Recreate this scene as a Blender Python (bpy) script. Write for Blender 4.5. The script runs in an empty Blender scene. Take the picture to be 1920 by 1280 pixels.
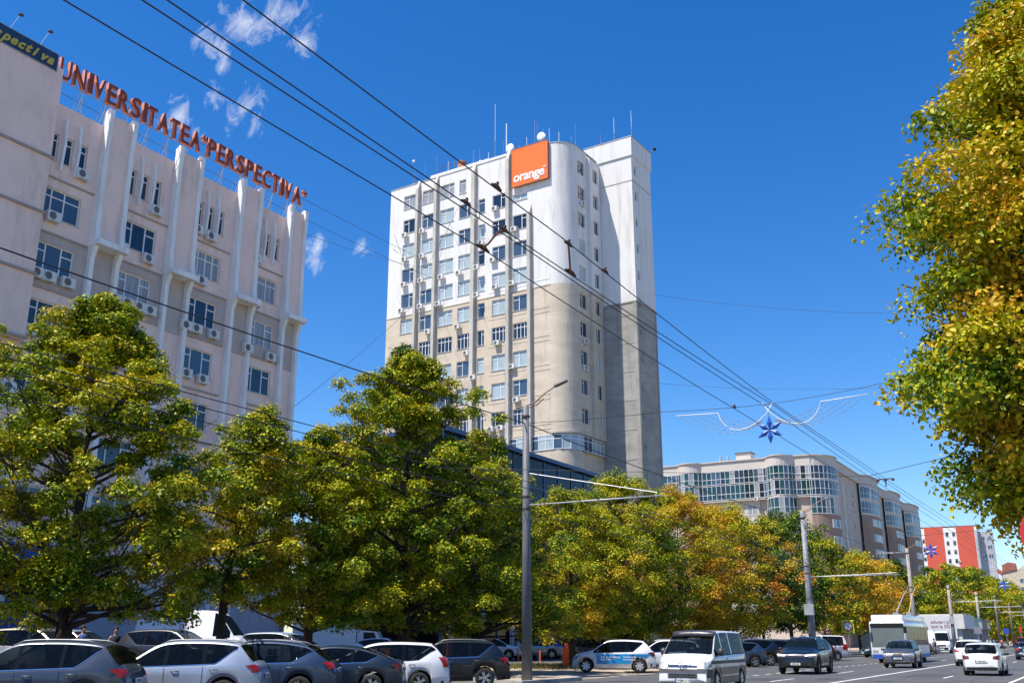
import bpy, bmesh, math, random
import numpy as np
from mathutils import Vector, Matrix
from mathutils.bvhtree import BVHTree
from math import radians as R, sin, cos, pi, sqrt, atan, tan, exp
S = bpy.context.scene
col = S.collection
# ------------------------------------------------------------------ camera
cd = bpy.data.cameras.new('camera'); cam = bpy.data.objects.new('camera', cd); col.objects.link(cam); S.camera = cam
cd.sensor_width = 36.0; cd.lens = 1870/1920*36; cd.clip_start = 0.1; cd.clip_end = 4000
cam.location = (0, 0, 1.7); cam.rotation_euler = (R(90+16.587), 0, R(30.186))
# ------------------------------------------------------------------ sky, sun, exposure
SUN = Vector((-.55, -.973, 2.1)).normalized()
W = bpy.data.worlds.new('World'); S.world = W; W.use_nodes = True
wn = W.node_tree.nodes; wl = W.node_tree.links; wn.clear()
wo = wn.new('ShaderNodeOutputWorld'); wb = wn.new('ShaderNodeBackground'); sky = wn.new('ShaderNodeTexSky')
sky.sky_type = 'NISHITA'; sky.sun_disc = False; sky.sun_elevation = math.asin(SUN.z)
sky.sun_rotation = math.atan2(SUN.x, SUN.y)
sky.altitude = 100; sky.air_density = 1.0; sky.dust_density = 0.35; sky.ozone_density = 4.0
wb.inputs['Strength'].default_value = 0.088
# thin cirrus wisps: puffs at fixed directions in the sky, broken up by noise
def sky_dir(px, py):
    t_, a_ = R(16.587), R(30.186)
    v = Vector(((px-960), (640-py), -1870)); return (cam.rotation_euler.to_matrix() @ v).normalized()
tc = wn.new('ShaderNodeTexCoord')
def math_node(op, a, b=None, c=None):
    n = wn.new('ShaderNodeMath'); n.operation = op
    for i, v in enumerate((a, b, c)):
        if v is None: continue
        if isinstance(v, (int, float)): n.inputs[i].default_value = v
        else: wl.new(v, n.inputs[i])
    return n.outputs[0]
acc = None
for px, py, rad, st in ((400, 82, 42, 1), (455, 45, 55, .9), (535, 30, 62, 1), (560, 75, 34, 1), (425, 122, 34, .9), (452, 205, 56, 1), (412, 185, 38, .8), (340, 220, 44, .9), (368, 250, 26, .9), (588, 478, 42, 1), (680, 466, 32, .9), (20, 520, 60, .5)):
    d = sky_dir(px, py)
    vm = wn.new('ShaderNodeVectorMath'); vm.operation = 'DISTANCE'; wl.new(tc.outputs['Generated'], vm.inputs[0]); vm.inputs[1].default_value = d
    q = math_node('MULTIPLY', vm.outputs['Value'], 1950.0/(rad*.86))
    q = math_node('SUBTRACT', 1.15, math_node('MULTIPLY', q, .85)); q = math_node('MAXIMUM', q, 0.0); q = math_node('MULTIPLY', q, st)
    acc = q if acc is None else math_node('MAXIMUM', acc, q)
mp = wn.new('ShaderNodeMapping'); mp.inputs['Rotation'].default_value = (0.3, 0.5, 0.9); mp.inputs['Scale'].default_value = (34, 60, 30)
wl.new(tc.outputs['Generated'], mp.inputs[0])
nz = wn.new('ShaderNodeTexNoise'); nz.inputs['Scale'].default_value = 1.0; nz.inputs['Detail'].default_value = 9; nz.inputs['Roughness'].default_value = .68; nz.inputs['Distortion'].default_value = .7
wl.new(mp.outputs[0], nz.inputs['Vector'])
q = math_node('ADD', math_node('MULTIPLY', acc, 0.5), math_node('MULTIPLY', nz.outputs[0], 1.9))
q = math_node('SUBTRACT', q, 1.17); q = math_node('MULTIPLY', q, 1.15)
q = math_node('MULTIPLY', q, math_node('MINIMUM', math_node('MULTIPLY', acc, 4.0), 1.0))
q = math_node('MINIMUM', math_node('MAXIMUM', q, 0.0), 0.75)
hs = wn.new('ShaderNodeHueSaturation'); hs.inputs['Hue'].default_value = .508; hs.inputs['Saturation'].default_value = 1.36; hs.inputs['Value'].default_value = 1.5
wl.new(sky.outputs[0], hs.inputs['Color'])
mx = wn.new('ShaderNodeMix'); mx.data_type = 'RGBA'; wl.new(q, mx.inputs[0]); wl.new(hs.outputs[0], mx.inputs[6]); mx.inputs[7].default_value = (8.2, 8.4, 8.9, 1)
wl.new(mx.outputs[2], wb.inputs[0]); wl.new(wb.outputs[0], wo.inputs[0])
sl = bpy.data.lights.new('sun', 'SUN'); sl.energy = 5.0; sl.angle = R(.53); sl.color = (1, .93, .82)
so = bpy.data.objects.new('sun', sl); col.objects.link(so); so.location = (0, 0, 90); so.rotation_euler = SUN.to_track_quat('Z', 'Y').to_euler()
S.view_settings.view_transform = 'Standard'; S.view_settings.look = 'None'; S.view_settings.exposure = 0.5; S.view_settings.gamma = 1
S.render.engine = 'CYCLES'; S.render.resolution_x = 1024; S.render.resolution_y = 682
S.cycles.max_bounces = 6; S.cycles.transparent_max_bounces = 8
rnd = random.Random(5)
# ------------------------------------------------------------------ materials
M = {}
def mat(name, c, rough=.6, metal=0, var=0, scale=1.0, bump=0, coat=0, spec=.5, grime=None, stretch=None, emit=0):
    """principled surface; var = share by which noise varies the colour; grime = (colour, amount, scale) streaky dirt"""
    m = bpy.data.materials.new(name); m.use_nodes = True; n = m.node_tree.nodes; l = m.node_tree.links; b = n['Principled BSDF']
    b.inputs['Base Color'].default_value = (*c, 1); b.inputs['Roughness'].default_value = rough; b.inputs['Metallic'].default_value = metal
    b.inputs['Coat Weight'].default_value = coat; b.inputs['Coat Roughness'].default_value = .04; b.inputs['Specular IOR Level'].default_value = spec
    if emit: b.inputs['Emission Color'].default_value = (*c, 1); b.inputs['Emission Strength'].default_value = emit
    out = None
    if var or grime or bump:
        t = n.new('ShaderNodeTexCoord'); mpn = n.new('ShaderNodeMapping'); l.new(t.outputs['Object'], mpn.inputs[0])
        if stretch: mpn.inputs['Scale'].default_value = stretch
    if var:
        z = n.new('ShaderNodeTexNoise'); z.inputs['Scale'].default_value = scale; z.inputs['Detail'].default_value = 6; z.inputs['Roughness'].default_value = .6; l.new(mpn.outputs[0], z.inputs['Vector'])
        r = n.new('ShaderNodeValToRGB'); r.color_ramp.elements[0].position = .3; r.color_ramp.elements[1].position = .7
        r.color_ramp.elements[0].color = (*[max(0, v*(1-var)) for v in c], 1); r.color_ramp.elements[1].color = (*[min(1, v*(1+var)) for v in c], 1)
        l.new(z.outputs[0], r.inputs[0]); out = r.outputs[0]
    if grime:
        gc, ga, gs = grime
        z = n.new('ShaderNodeTexNoise'); z.inputs['Scale'].default_value = gs; z.inputs['Detail'].default_value = 8; z.inputs['Roughness'].default_value = .7
        mp2 = n.new('ShaderNodeMapping'); mp2.inputs['Scale'].default_value = (1, 1, .22); l.new(t.outputs['Object'], mp2.inputs[0]); l.new(mp2.outputs[0], z.inputs['Vector'])
        r = n.new('ShaderNodeValToRGB'); r.color_ramp.elements[0].position = .5; r.color_ramp.elements[1].position = .75
        r.color_ramp.elements[0].color = (0, 0, 0, 1); r.color_ramp.elements[1].color = (ga, ga, ga, 1); l.new(z.outputs[0], r.inputs[0])
        x = n.new('ShaderNodeMix'); x.data_type = 'RGBA'; l.new(r.outputs[0], x.inputs[0])
        if out: l.new(out, x.inputs[6])
        else: x.inputs[6].default_value = (*c, 1)
        x.inputs[7].default_value = (*gc, 1); out = x.outputs[2]
    if out: l.new(out, b.inputs['Base Color'])
    if bump:
        z = n.new('ShaderNodeTexNoise'); z.inputs['Scale'].default_value = scale*9; z.inputs['Detail'].default_value = 5; l.new(mpn.outputs[0], z.inputs['Vector'])
        bp = n.new('ShaderNodeBump'); bp.inputs['Strength'].default_value = bump; bp.inputs['Distance'].default_value = .03; l.new(z.outputs[0], bp.inputs['Height']); l.new(bp.outputs[0], b.inputs['Normal'])
    M[name] = m; return m
mat('asphalt', (.085, .085, .09), .85, var=.22, scale=.6, bump=.25, grime=((.13, .125, .12), .6, .5))
mat('parking_asphalt', (.13, .125, .12), .9, var=.25, scale=.5, bump=.3, grime=((.25, .22, .19), .7, .4))
mat('ground_earth', (.22, .19, .14), .95, var=.3, scale=.15, bump=.3)
mat('paving', (.43, .35, .27), .9, var=.18, scale=.8, bump=.3, grime=((.2, .17, .14), .7, .7))
mat('kerb', (.36, .35, .33), .85, var=.2, scale=2)
mat('road_paint', (.72, .72, .7), .7, var=.15, scale=4, grime=((.3, .3, .3), .6, 3))
mat('pink_render', (.88, .655, .575), .9, var=.07, scale=.5, bump=.1, grime=((.40, .29, .25), .6, .9))
mat('pink_grey', (.50, .42, .385), .9, var=.08, scale=.7, grime=((.3, .24, .22), .5, .8))
mat('fin_white', (.84, .82, .80), .8, var=.06, scale=.8, grime=((.42, .38, .37), .5, 1.2))
mat('ledge', (.42, .34, .31), .85, var=.1, scale=2)
mat('white_frame', (.78, .78, .79), .45)
mat('grey_frame', (.5, .52, .55), .45)
mat('pane_dark', (.012, .02, .032), .04, spec=.9)
mat('pane_mid', (.05, .085, .13), .06, spec=.9)
mat('pane_blind', (.38, .46, .49), .15, spec=.6, var=.12, scale=.7, stretch=(3, 3, .3))
mat('pane_curtain', (.3, .31, .33), .2, spec=.6, var=.35, scale=2.2, stretch=(4, 4, .2))
mat('pane_green', (.008, .05, .048), .07, spec=.8, var=.5, scale=.3)
mat('ac_case', (.68, .67, .64), .5, var=.06, scale=3)
mat('ac_grille', (.16, .16, .16), .5)
mat('rust', (.2, .07, .035), .8, var=.3, scale=9)
mat('letter_red', (.26, .045, .022), .6, var=.15, scale=3)
mat('letter_side', (.34, .10, .05), .6, var=.15, scale=3)
mat('steel', (.33, .34, .36), .45, .6)
mat('galv', (.42, .43, .45), .5, .3, var=.15, scale=3)
mat('pole_paint', (.12, .128, .145), .55, var=.15, scale=2, grime=((.32, .3, .28), .6, 2))
mat('pole_concrete', (.34, .31, .28), .9, var=.2, scale=2, bump=.2)
mat('cable', (.018, .018, .02), .5)
mat('fitting', (.07, .035, .025), .7)
mat('sign_blue', (.012, .045, .11), .5, var=.2, scale=1.5)
mat('gold', (.55, .42, .07), .5)
mat('orange_sign', (.95, .17, .02), .4)
mat('white_plastic', (.8, .8, .8), .4)
mat('black_plastic', (.015, .015, .016), .7, spec=.25)
mat('blue_trim', (.015, .07, .2), .45)
mat('dark_glass', (.004, .005, .006), .08, spec=.22)
mat('concrete_grey', (.33, .315, .285), .95, var=.16, scale=.35, bump=.35, grime=((.14, .13, .12), .55, .35), stretch=(.5, .5, 2.4))
mat('roof_dark', (.12, .12, .12), .9, var=.2, scale=.5)
mat('apt_beige', (.52, .44, .375), .9, var=.05, scale=.3)
mat('apt_brown', (.31, .215, .17), .9, var=.08, scale=.4)
mat('apt_parapet', (.56, .51, .46), .9, var=.05, scale=.3)
mat('red_render', (.56, .095, .06), .9, var=.05, scale=.2)
mat('white_render', (.72, .71, .69), .9, var=.05, scale=.2)
mat('grey_render', (.40, .41, .44), .9, var=.1, scale=.2)
mat('cream_render', (.6, .52, .4), .9, var=.06, scale=.2)
mat('roof_tile', (.33, .12, .08), .9, var=.2, scale=1)
mat('brick', (.42, .15, .08), .9, var=.2, scale=4)
mat('bark', (.06, .045, .035), .95, var=.35, scale=6, bump=.6, stretch=(1, 1, .25))
mat('tyre', (.02, .02, .02), .85)
mat('alloy', (.5, .51, .53), .28, .9)
mat('hub_silver', (.58, .58, .6), .35, .6)
mat('rim_dark', (.06, .06, .065), .35, .6)
mat('car_glass', (.006, .009, .012), .03, spec=.45)
mat('car_glass_clear', (.012, .02, .026), .04, spec=.5)
mat('chrome', (.7, .7, .72), .12, 1)
mat('tail_red', (.36, .008, .008), .35, coat=.25)
mat('tail_dark', (.13, .015, .015), .3, coat=.3)
mat('lamp_clear', (.5, .52, .55), .12, .3, coat=1)
mat('lamp_lit', (1, .78, .5), .3, emit=3)
mat('lamp_white_lit', (1, .97, .9), .3, emit=2)
mat('plate_white', (.75, .75, .73), .5)
mat('plate_blue', (.02, .08, .4), .5)
mat('seam', (.01, .01, .01), .7)
mat('star_blue', (.03, .11, .45), .4, var=.15, scale=5)
mat('bollard', (.62, .12, .04), .6, var=.15, scale=5)
mat('barrier_box', (.75, .13, .02), .5)
mat('skin', (.42, .25, .18), .6); mat('cloth_white', (.7, .7, .7), .9); mat('cloth_dark', (.03, .03, .04), .9); mat('cloth_blue', (.05, .1, .3), .9); mat('hair', (.03, .02, .015), .8)
mat('grass', (.14, .13, .04), .9, var=.4, scale=1)
mat('teal', (.03, .25, .22), .5)
mat('sign_red', (.55, .02, .02), .5)
mat('sign_yellow', (.75, .75, .05), .5)
mat('bill', (.62, .64, .68), .5, var=.05, scale=.5); mat('bill_text', (.2, .05, .15), .5); mat('bill_cyan', (.05, .4, .65), .5)
mat('shop_white', (.62, .6, .56), .8, var=.08, scale=.6)
mat('wrap_blue', (.0, .26, .62), .35, coat=.6)
mat('store_blue', (.01, .09, .33), .45, var=.05, scale=.5)
mat('store_white', (.50, .50, .54), .6, var=.08, scale=.4)
def paint(name, c, metal=0, var=.04):
    m = mat(name, c, .32, metal, var=var, scale=1.2, coat=.6); n = m.node_tree.nodes; l = m.node_tree.links; b = n['Principled BSDF']   # the inner side of the shell is dark cabin trim
    g = n.new('ShaderNodeNewGeometry'); x = n.new('ShaderNodeMix'); x.data_type = 'RGBA'; src = b.inputs['Base Color'].links[0].from_socket
    l.new(g.outputs['Backfacing'], x.inputs[0]); l.new(src, x.inputs[6]); x.inputs[7].default_value = (.03, .03, .032, 1); l.new(x.outputs[2], b.inputs['Base Color']); return m
def tinted(name, tint, amount):
    m = M[name]; n = m.node_tree.nodes; l = m.node_tree.links; b = n['Principled BSDF']; o = n['Material Output']
    t = n.new('ShaderNodeBsdfTransparent'); t.inputs[0].default_value = (*tint, 1); x = n.new('ShaderNodeMixShader'); x.inputs[0].default_value = amount; l.new(b.outputs[0], x.inputs[1]); l.new(t.outputs[0], x.inputs[2]); l.new(x.outputs[0], o.inputs[0])
tinted('car_glass', (.35, .38, .4), .6); tinted('car_glass_clear', (.7, .76, .75), .62)
mat('pillar_black', (.004, .004, .005), .2, spec=.3); mat('seat_cloth', (.035, .035, .04), .9)
paint('paint_white', (.75, .76, .78)); paint('paint_silver', (.36, .41, .49), .35); paint('paint_graphite', (.045, .058, .085), .3)
paint('paint_navy', (.012, .022, .04), .2); paint('paint_black', (.004, .005, .008)); paint('paint_grey', (.10, .098, .095), .4)
paint('paint_blue', (.02, .08, .45)); paint('paint_red', (.4, .02, .02)); paint('paint_champagne', (.36, .34, .31), .45); paint('paint_darkgrey', (.028, .03, .036), .2)
paint('paint_bluegrey', (.03, .055, .10), .3)
# two-tone paint of the tower: white above, old beige render below
def tower_wall_mat():
    m = bpy.data.materials.new('tower_wall'); m.use_nodes = True; n = m.node_tree.nodes; l = m.node_tree.links; b = n['Principled BSDF']; b.inputs['Roughness'].default_value = .9
    t = n.new('ShaderNodeTexCoord'); sp = n.new('ShaderNodeSeparateXYZ'); l.new(t.outputs['Object'], sp.inputs[0])
    def noise(sc, vec, det=7):
        z = n.new('ShaderNodeTexNoise'); z.inputs['Scale'].default_value = sc; z.inputs['Detail'].default_value = det; z.inputs['Roughness'].default_value = .65
        mpn = n.new('ShaderNodeMapping'); mpn.inputs['Scale'].default_value = vec; l.new(t.outputs['Object'], mpn.inputs[0]); l.new(mpn.outputs[0], z.inputs['Vector']); return z.outputs[0]
    def ramp(fac, p0, c0, p1, c1):
        r = n.new('ShaderNodeValToRGB'); r.color_ramp.elements[0].position = p0; r.color_ramp.elements[1].position = p1; r.color_ramp.elements[0].color = (*c0, 1); r.color_ramp.elements[1].color = (*c1, 1); l.new(fac, r.inputs[0]); return r.outputs[0]
    hi = ramp(noise(.9, (1.2, 1.2, .16)), .27, (.53, .515, .49), .5, (.71, .70, .685))
    lo = ramp(noise(.5, (.6, .6, 1.6)), .3, (.50, .42, .325), .7, (.66, .57, .45))
    st = n.new('ShaderNodeMix'); st.data_type = 'RGBA'; l.new(ramp(noise(.9, (1.5, 1.5, .12)), .55, (0, 0, 0), .72, (.55, .55, .55)), st.inputs[0]); l.new(lo, st.inputs[6]); st.inputs[7].default_value = (.27, .23, .19, 1)
    g = n.new('ShaderNodeMath'); g.operation = 'GREATER_THAN'; l.new(sp.outputs[2], g.inputs[0]); g.inputs[1].default_value = 43.72
    x = n.new('ShaderNodeMix'); x.data_type = 'RGBA'; l.new(g.outputs[0], x.inputs[0]); l.new(st.outputs[2], x.inputs[6]); l.new(hi, x.inputs[7]); l.new(x.outputs[2], b.inputs['Base Color'])
    bp = n.new('ShaderNodeBump'); bp.inputs['Strength'].default_value = .2; bp.inputs['Distance'].default_value = .05; l.new(noise(3, (1, 1, 1)), bp.inputs['Height']); l.new(bp.outputs[0], b.inputs['Normal'])
    M['tower_wall'] = m
tower_wall_mat()
def leaf_mat():
    m = bpy.data.materials.new('leaf'); m.use_nodes = True; n = m.node_tree.nodes; l = m.node_tree.links; n.clear()
    o = n.new('ShaderNodeOutputMaterial'); g = n.new('ShaderNodeNewGeometry'); a = n.new('ShaderNodeAttribute'); a.attribute_name = 'autumn'
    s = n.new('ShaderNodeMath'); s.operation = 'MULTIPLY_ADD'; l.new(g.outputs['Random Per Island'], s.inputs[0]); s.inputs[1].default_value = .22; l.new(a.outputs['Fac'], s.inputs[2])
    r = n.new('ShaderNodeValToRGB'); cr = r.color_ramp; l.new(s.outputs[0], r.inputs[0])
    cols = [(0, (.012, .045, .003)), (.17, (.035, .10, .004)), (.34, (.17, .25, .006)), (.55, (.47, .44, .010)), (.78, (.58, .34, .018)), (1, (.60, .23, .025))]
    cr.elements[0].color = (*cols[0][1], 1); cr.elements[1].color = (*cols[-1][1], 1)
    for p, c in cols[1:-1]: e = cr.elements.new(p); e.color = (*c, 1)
    b = n.new('ShaderNodeBsdfPrincipled'); b.inputs['Roughness'].default_value = .5; b.inputs['Specular IOR Level'].default_value = .3; l.new(r.outputs[0], b.inputs['Base Color'])
    tr = n.new('ShaderNodeBsdfTranslucent'); h = n.new('ShaderNodeHueSaturation'); h.inputs['Value'].default_value = 1.15; h.inputs['Saturation'].default_value = 1.1; l.new(r.outputs[0], h.inputs['Color']); l.new(h.outputs[0], tr.inputs[0])
    x = n.new('ShaderNodeMixShader'); x.inputs[0].default_value = .18; l.new(b.outputs[0], x.inputs[1]); l.new(tr.outputs[0], x.inputs[2]); l.new(x.outputs[0], o.inputs[0]); M['leaf'] = m
leaf_mat()
# ------------------------------------------------------------------ mesh helpers
class MB:
    def __init__(s): s.v = []; s.f = []
    def add(s, v, f): b = len(s.v); s.v += [tuple(p) for p in v]; s.f += [tuple(i+b for i in q) for q in f]; return s
    def box(s, x0, x1, y0, y1, z0, z1):
        return s.add([(x0, y0, z0), (x1, y0, z0), (x1, y1, z0), (x0, y1, z0), (x0, y0, z1), (x1, y0, z1), (x1, y1, z1), (x0, y1, z1)],
                     [(0, 3, 2, 1), (4, 5, 6, 7), (0, 1, 5, 4), (1, 2, 6, 5), (2, 3, 7, 6), (3, 0, 4, 7)])
    def quad(s, *p): return s.add(p, [tuple(range(len(p)))])
    def tube(s, pts, r, n=8, caps=True):
        pts = [Vector(p) for p in pts]; rs = r if isinstance(r, (list, tuple)) else [r]*len(pts); b = len(s.v)
        up = Vector((0, 0, 1))
        for i, p in enumerate(pts):
            d = (pts[min(i+1, len(pts)-1)]-pts[max(i-1, 0)]).normalized()
            u = d.cross(up); u = d.cross(Vector((1, 0, 0))) if u.length < 1e-3 else u
            u.normalize(); w = d.cross(u)
            for k in range(n): a = 2*pi*k/n; s.v.append(tuple(p+(u*cos(a)+w*sin(a))*rs[i]))
        for i in range(len(pts)-1):
            for k in range(n): k2 = (k+1) % n; s.f.append((b+i*n+k, b+i*n+k2, b+(i+1)*n+k2, b+(i+1)*n+k))
        if caps: s.f.append(tuple(b+k for k in range(n))[::-1]); s.f.append(tuple(b+(len(pts)-1)*n+k for k in range(n)))
        return s
    def lathe(s, prof, axis='z', n=24, c=(0, 0, 0)):
        b = len(s.v)
        for r, h in prof:
            for k in range(n):
                a = 2*pi*k/n; p = (r*cos(a), r*sin(a), h) if axis == 'z' else (r*cos(a), h, r*sin(a))
                s.v.append((p[0]+c[0], p[1]+c[1], p[2]+c[2]))
        for i in range(len(prof)-1):
            for k in range(n): k2 = (k+1) % n; s.f.append((b+i*n+k, b+i*n+k2, b+(i+1)*n+k2, b+(i+1)*n+k))
        return s
    def prism(s, poly, y0, y1):   # polygon in x,z extruded along y
        n = len(poly); b = len(s.v)
        s.v += [(x, y0, z) for x, z in poly]+[(x, y1, z) for x, z in poly]
        s.f.append(tuple(b+i for i in range(n))); s.f.append(tuple(b+n+i for i in range(n))[::-1])
        for i in range(n): j = (i+1) % n; s.f.append((b+i, b+n+i, b+n+j, b+j))
        return s
    def ext(s, poly, z0, z1, top=True):   # polygon in x,y extruded along z
        n = len(poly); b = len(s.v)
        s.v += [(x, y, z0) for x, y in poly]+[(x, y, z1) for x, y in poly]
        for i in range(n): j = (i+1) % n; s.f.append((b+i, b+j, b+n+j, b+n+i))
        if top: s.f.append(tuple(b+n+i for i in range(n))); s.f.append(tuple(b+i for i in range(n))[::-1])
        return s
    def mesh(s, name, m=None, smooth=False):
        me = bpy.data.meshes.new(name); me.from_pydata(s.v, [], s.f)
        if m: me.materials.append(M[m] if isinstance(m, str) else m)
        if smooth: me.polygons.foreach_set('use_smooth', [True]*len(me.polygons))
        me.update(); return me
    def islands(s):
        p = list(range(len(s.v)))
        def find(a):
            while p[a] != a: p[a] = p[p[a]]; a = p[a]
            return a
        for f in s.f:
            for i in f[1:]: p[find(i)] = find(f[0])
        # vertices at the same spot belong together
        at = {}
        for f in s.f:
            for i in f:
                k = tuple(round(c, 3) for c in s.v[i])
                if k in at: p[find(i)] = find(at[k])
                else: at[k] = i
        out = {}
        for f in s.f:
            r_ = find(f[0]); mb, ids = out.setdefault(r_, (MB(), {}))
            for i in f:
                if i not in ids: ids[i] = len(mb.v); mb.v.append(s.v[i])
            mb.f.append(tuple(ids[i] for i in f))
        return [a for a, _ in out.values()]
    def build_each(s, name, m, parent, smooth=False): return [q.build(name, m, parent, smooth) for q in s.islands()]
    def build(s, name, m=None, parent=None, smooth=False, **k):
        return link(name, s.mesh(name, m, smooth), parent, **k)
def fixn(o):
    bm = bmesh.new(); bm.from_mesh(o.data); bmesh.ops.recalc_face_normals(bm, faces=bm.faces); bm.to_mesh(o.data); bm.free(); return o
def link(name, me, parent=None, loc=None, rz=None, m=None):
    o = bpy.data.objects.new(name, me); col.objects.link(o)
    if parent: o.parent = parent
    if loc: o.location = loc
    if rz is not None: o.rotation_euler = (0, 0, rz)
    if m: o.material_slots[0].link = 'OBJECT'; o.material_slots[0].material = M[m]
    return o
def tag(o, label, cat, group=None, kind=None):
    if label: o['label'] = label
    if cat: o['category'] = cat
    if group: o['group'] = group
    if kind: o['kind'] = kind
    return o
def thing(name, label, cat, loc=(0, 0, 0), rz=0, group=None):
    o = bpy.data.objects.new(name, None); col.objects.link(o); o.location = loc; o.rotation_euler = (0, 0, rz); o.empty_display_size = .3
    return tag(o, label, cat, group)
def children_of(o): return [c for c in bpy.data.objects if c.parent == o]
def copy_tree(o, parent=None):
    c = o.copy(); col.objects.link(c)
    if parent: c.parent = parent
    for ch in KIDS.get(o.name, None) or children_of(o): copy_tree(ch, c)
    return c
KIDS = {}
def text_mesh(txt, size, ext, bold=.0, shear=0, align='LEFT', space=1.0):
    c = bpy.data.curves.new('t', 'FONT'); c.body = txt; c.size = size; c.extrude = ext; c.offset = bold; c.shear = shear; c.align_x = align; c.space_character = space; c.resolution_u = 3
    o = bpy.data.objects.new('t', c); col.objects.link(o); dg = bpy.context.evaluated_depsgraph_get(); me = bpy.data.meshes.new_from_object(o.evaluated_get(dg))
    bpy.data.objects.remove(o); bpy.data.curves.remove(c); return me
def text_obj(name, txt, size, ext, m, parent, mtx, **k):
    me = text_mesh(txt, size, ext, **k); me.materials.clear(); me.materials.append(M[m]); me.transform(mtx); return link(name, me, parent)
FACE = Matrix.Rotation(pi/2, 4, 'X')   # text standing upright, read from -y
# wall with rectangular openings, front face at y, reveals going to y+depth
def wall_open(mb, x0, x1, z0, z1, ops, depth=.22, y=0.0):
    xs = sorted({x0, x1, *[o[0] for o in ops], *[o[1] for o in ops]}); zs = sorted({z0, z1, *[o[2] for o in ops], *[o[3] for o in ops]})
    xs = [x for x in xs if x0 <= x <= x1]; zs = [z for z in zs if z0 <= z <= z1]
    for i in range(len(xs)-1):
        for j in range(len(zs)-1):
            cx = (xs[i]+xs[i+1])/2; cz = (zs[j]+zs[j+1])/2
            if any(o[0] < cx < o[1] and o[2] < cz < o[3] for o in ops): continue
            mb.quad((xs[i], y, zs[j]), (xs[i+1], y, zs[j]), (xs[i+1], y, zs[j+1]), (xs[i], y, zs[j+1]))
    for a, b, c, d in ops:
        Y = y+depth
        mb.quad((a, y, c), (a, Y, c), (b, Y, c), (b, y, c)); mb.quad((a, y, d), (b, y, d), (b, Y, d), (a, Y, d))
        mb.quad((a, y, c), (a, y, d), (a, Y, d), (a, Y, c)); mb.quad((b, y, c), (b, Y, c), (b, Y, d), (b, y, d))
WM = {}
def win_meshes(w, h, kind):
    """frame + pane meshes, origin lower left, front plane y=0"""
    key = (round(w, 2), round(h, 2), kind)
    if key in WM: return WM[key]
    f = MB(); t = .07; d = .07
    f.box(0, w, 0, d, 0, t); f.box(0, w, 0, d, h-t, h); f.box(0, t, 0, d, t, h-t); f.box(w-t, w, 0, d, t, h-t)
    def V(x, a=t, b=h-t): f.box(x-.04, x+.04, .003, d, a, b)
    def H(z, a=t, b=w-t): f.box(a, b, .006, d, z-.035, z+.035)
    if kind == 'A': V(w*.4); H(h*.72, t, w*.4-.04)
    elif kind == 'A2': V(w*.6); H(h*.72, w*.6+.04, w-t)
    elif kind == 'B': V(w*.33); V(w*.66); H(h*.74)
    elif kind == 'P': V(w*.3); V(w*.7); H(h*.72, t, w*.3-.04); H(h*.72, w*.7+.04, w-t)
    elif kind == 'Q': V(w*.27); V(w*.6); H(h*.72)
    elif kind == 'S': H(h*.74)
    elif kind == 'G': V(w*.25); V(w*.5); V(w*.75); H(h*.7)
    elif kind == 'C': V(w*.5); H(h*.5)
    elif kind == 'D': V(w*.5)
    p = MB().quad((t*.5, .05, t*.5), (w-t*.5, .05, t*.5), (w-t*.5, .05, h-t*.5), (t*.5, .05, h-t*.5))
    WM[key] = (f.mesh('window', 'white_frame'), p.mesh('pane', 'pane_dark')); return WM[key]
def put_window(parent, x, z, w, h, kind, glass, y=.12, rz=0, m=None, sill=False):
    fm, pm = win_meshes(w, h, kind)
    o = link('window', fm, parent, (x, y, z) if not isinstance(x, tuple) else x, rz, m); p = link('pane', pm, o, (0, 0, 0), m=glass)
    p.rotation_euler = (rnd.uniform(-.006, .006), 0, rnd.uniform(-.008, .008))
    if sill:
        k = ('sill', round(w, 2))
        if k not in WM: WM[k] = MB().box(-.07, w+.07, -.2, .0, -.055, -.004).mesh('sill', 'grey_frame')
        link('sill', WM[k], o)
    return o
# air conditioner meshes
def ac_meshes():
    c = MB(); c.box(-.42, .42, 0, .3, 0, .58); c.box(-.36, -.3, .02, .42, -.08, 0); c.box(.3, .36, .02, .42, -.08, 0); c.tube([(.42, .2, .12), (.5, .25, .1), (.52, .32, .3), (.5, .4, .62)], .018, 5)
    g = MB(); g.lathe([(.0, -.012), (.06, -.02), (.07, -.012), (.2, -.012), (.235, -.004)], 'y', 20, (-.1, 0, .29))
    for k in range(6):
        a = k*pi/6
        g.tube([(-.1+.23*cos(a), -.02, .29+.23*sin(a)), (-.1-.23*cos(a), -.02, .29-.23*sin(a))], .006, 4)
    s = MB().box(.19, .38, -.012, 0, .08, .5)
    return c.mesh('air_conditioner', 'ac_case'), g.mesh('fan_grille', 'ac_grille')
ACM = ac_meshes()
def put_ac(parent, x, y, z, rz=0):
    o = link('air_conditioner', ACM[0], parent, (x, y, z-.29), rz); link('fan_grille', ACM[1], o); return o
exec_order = []
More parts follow.
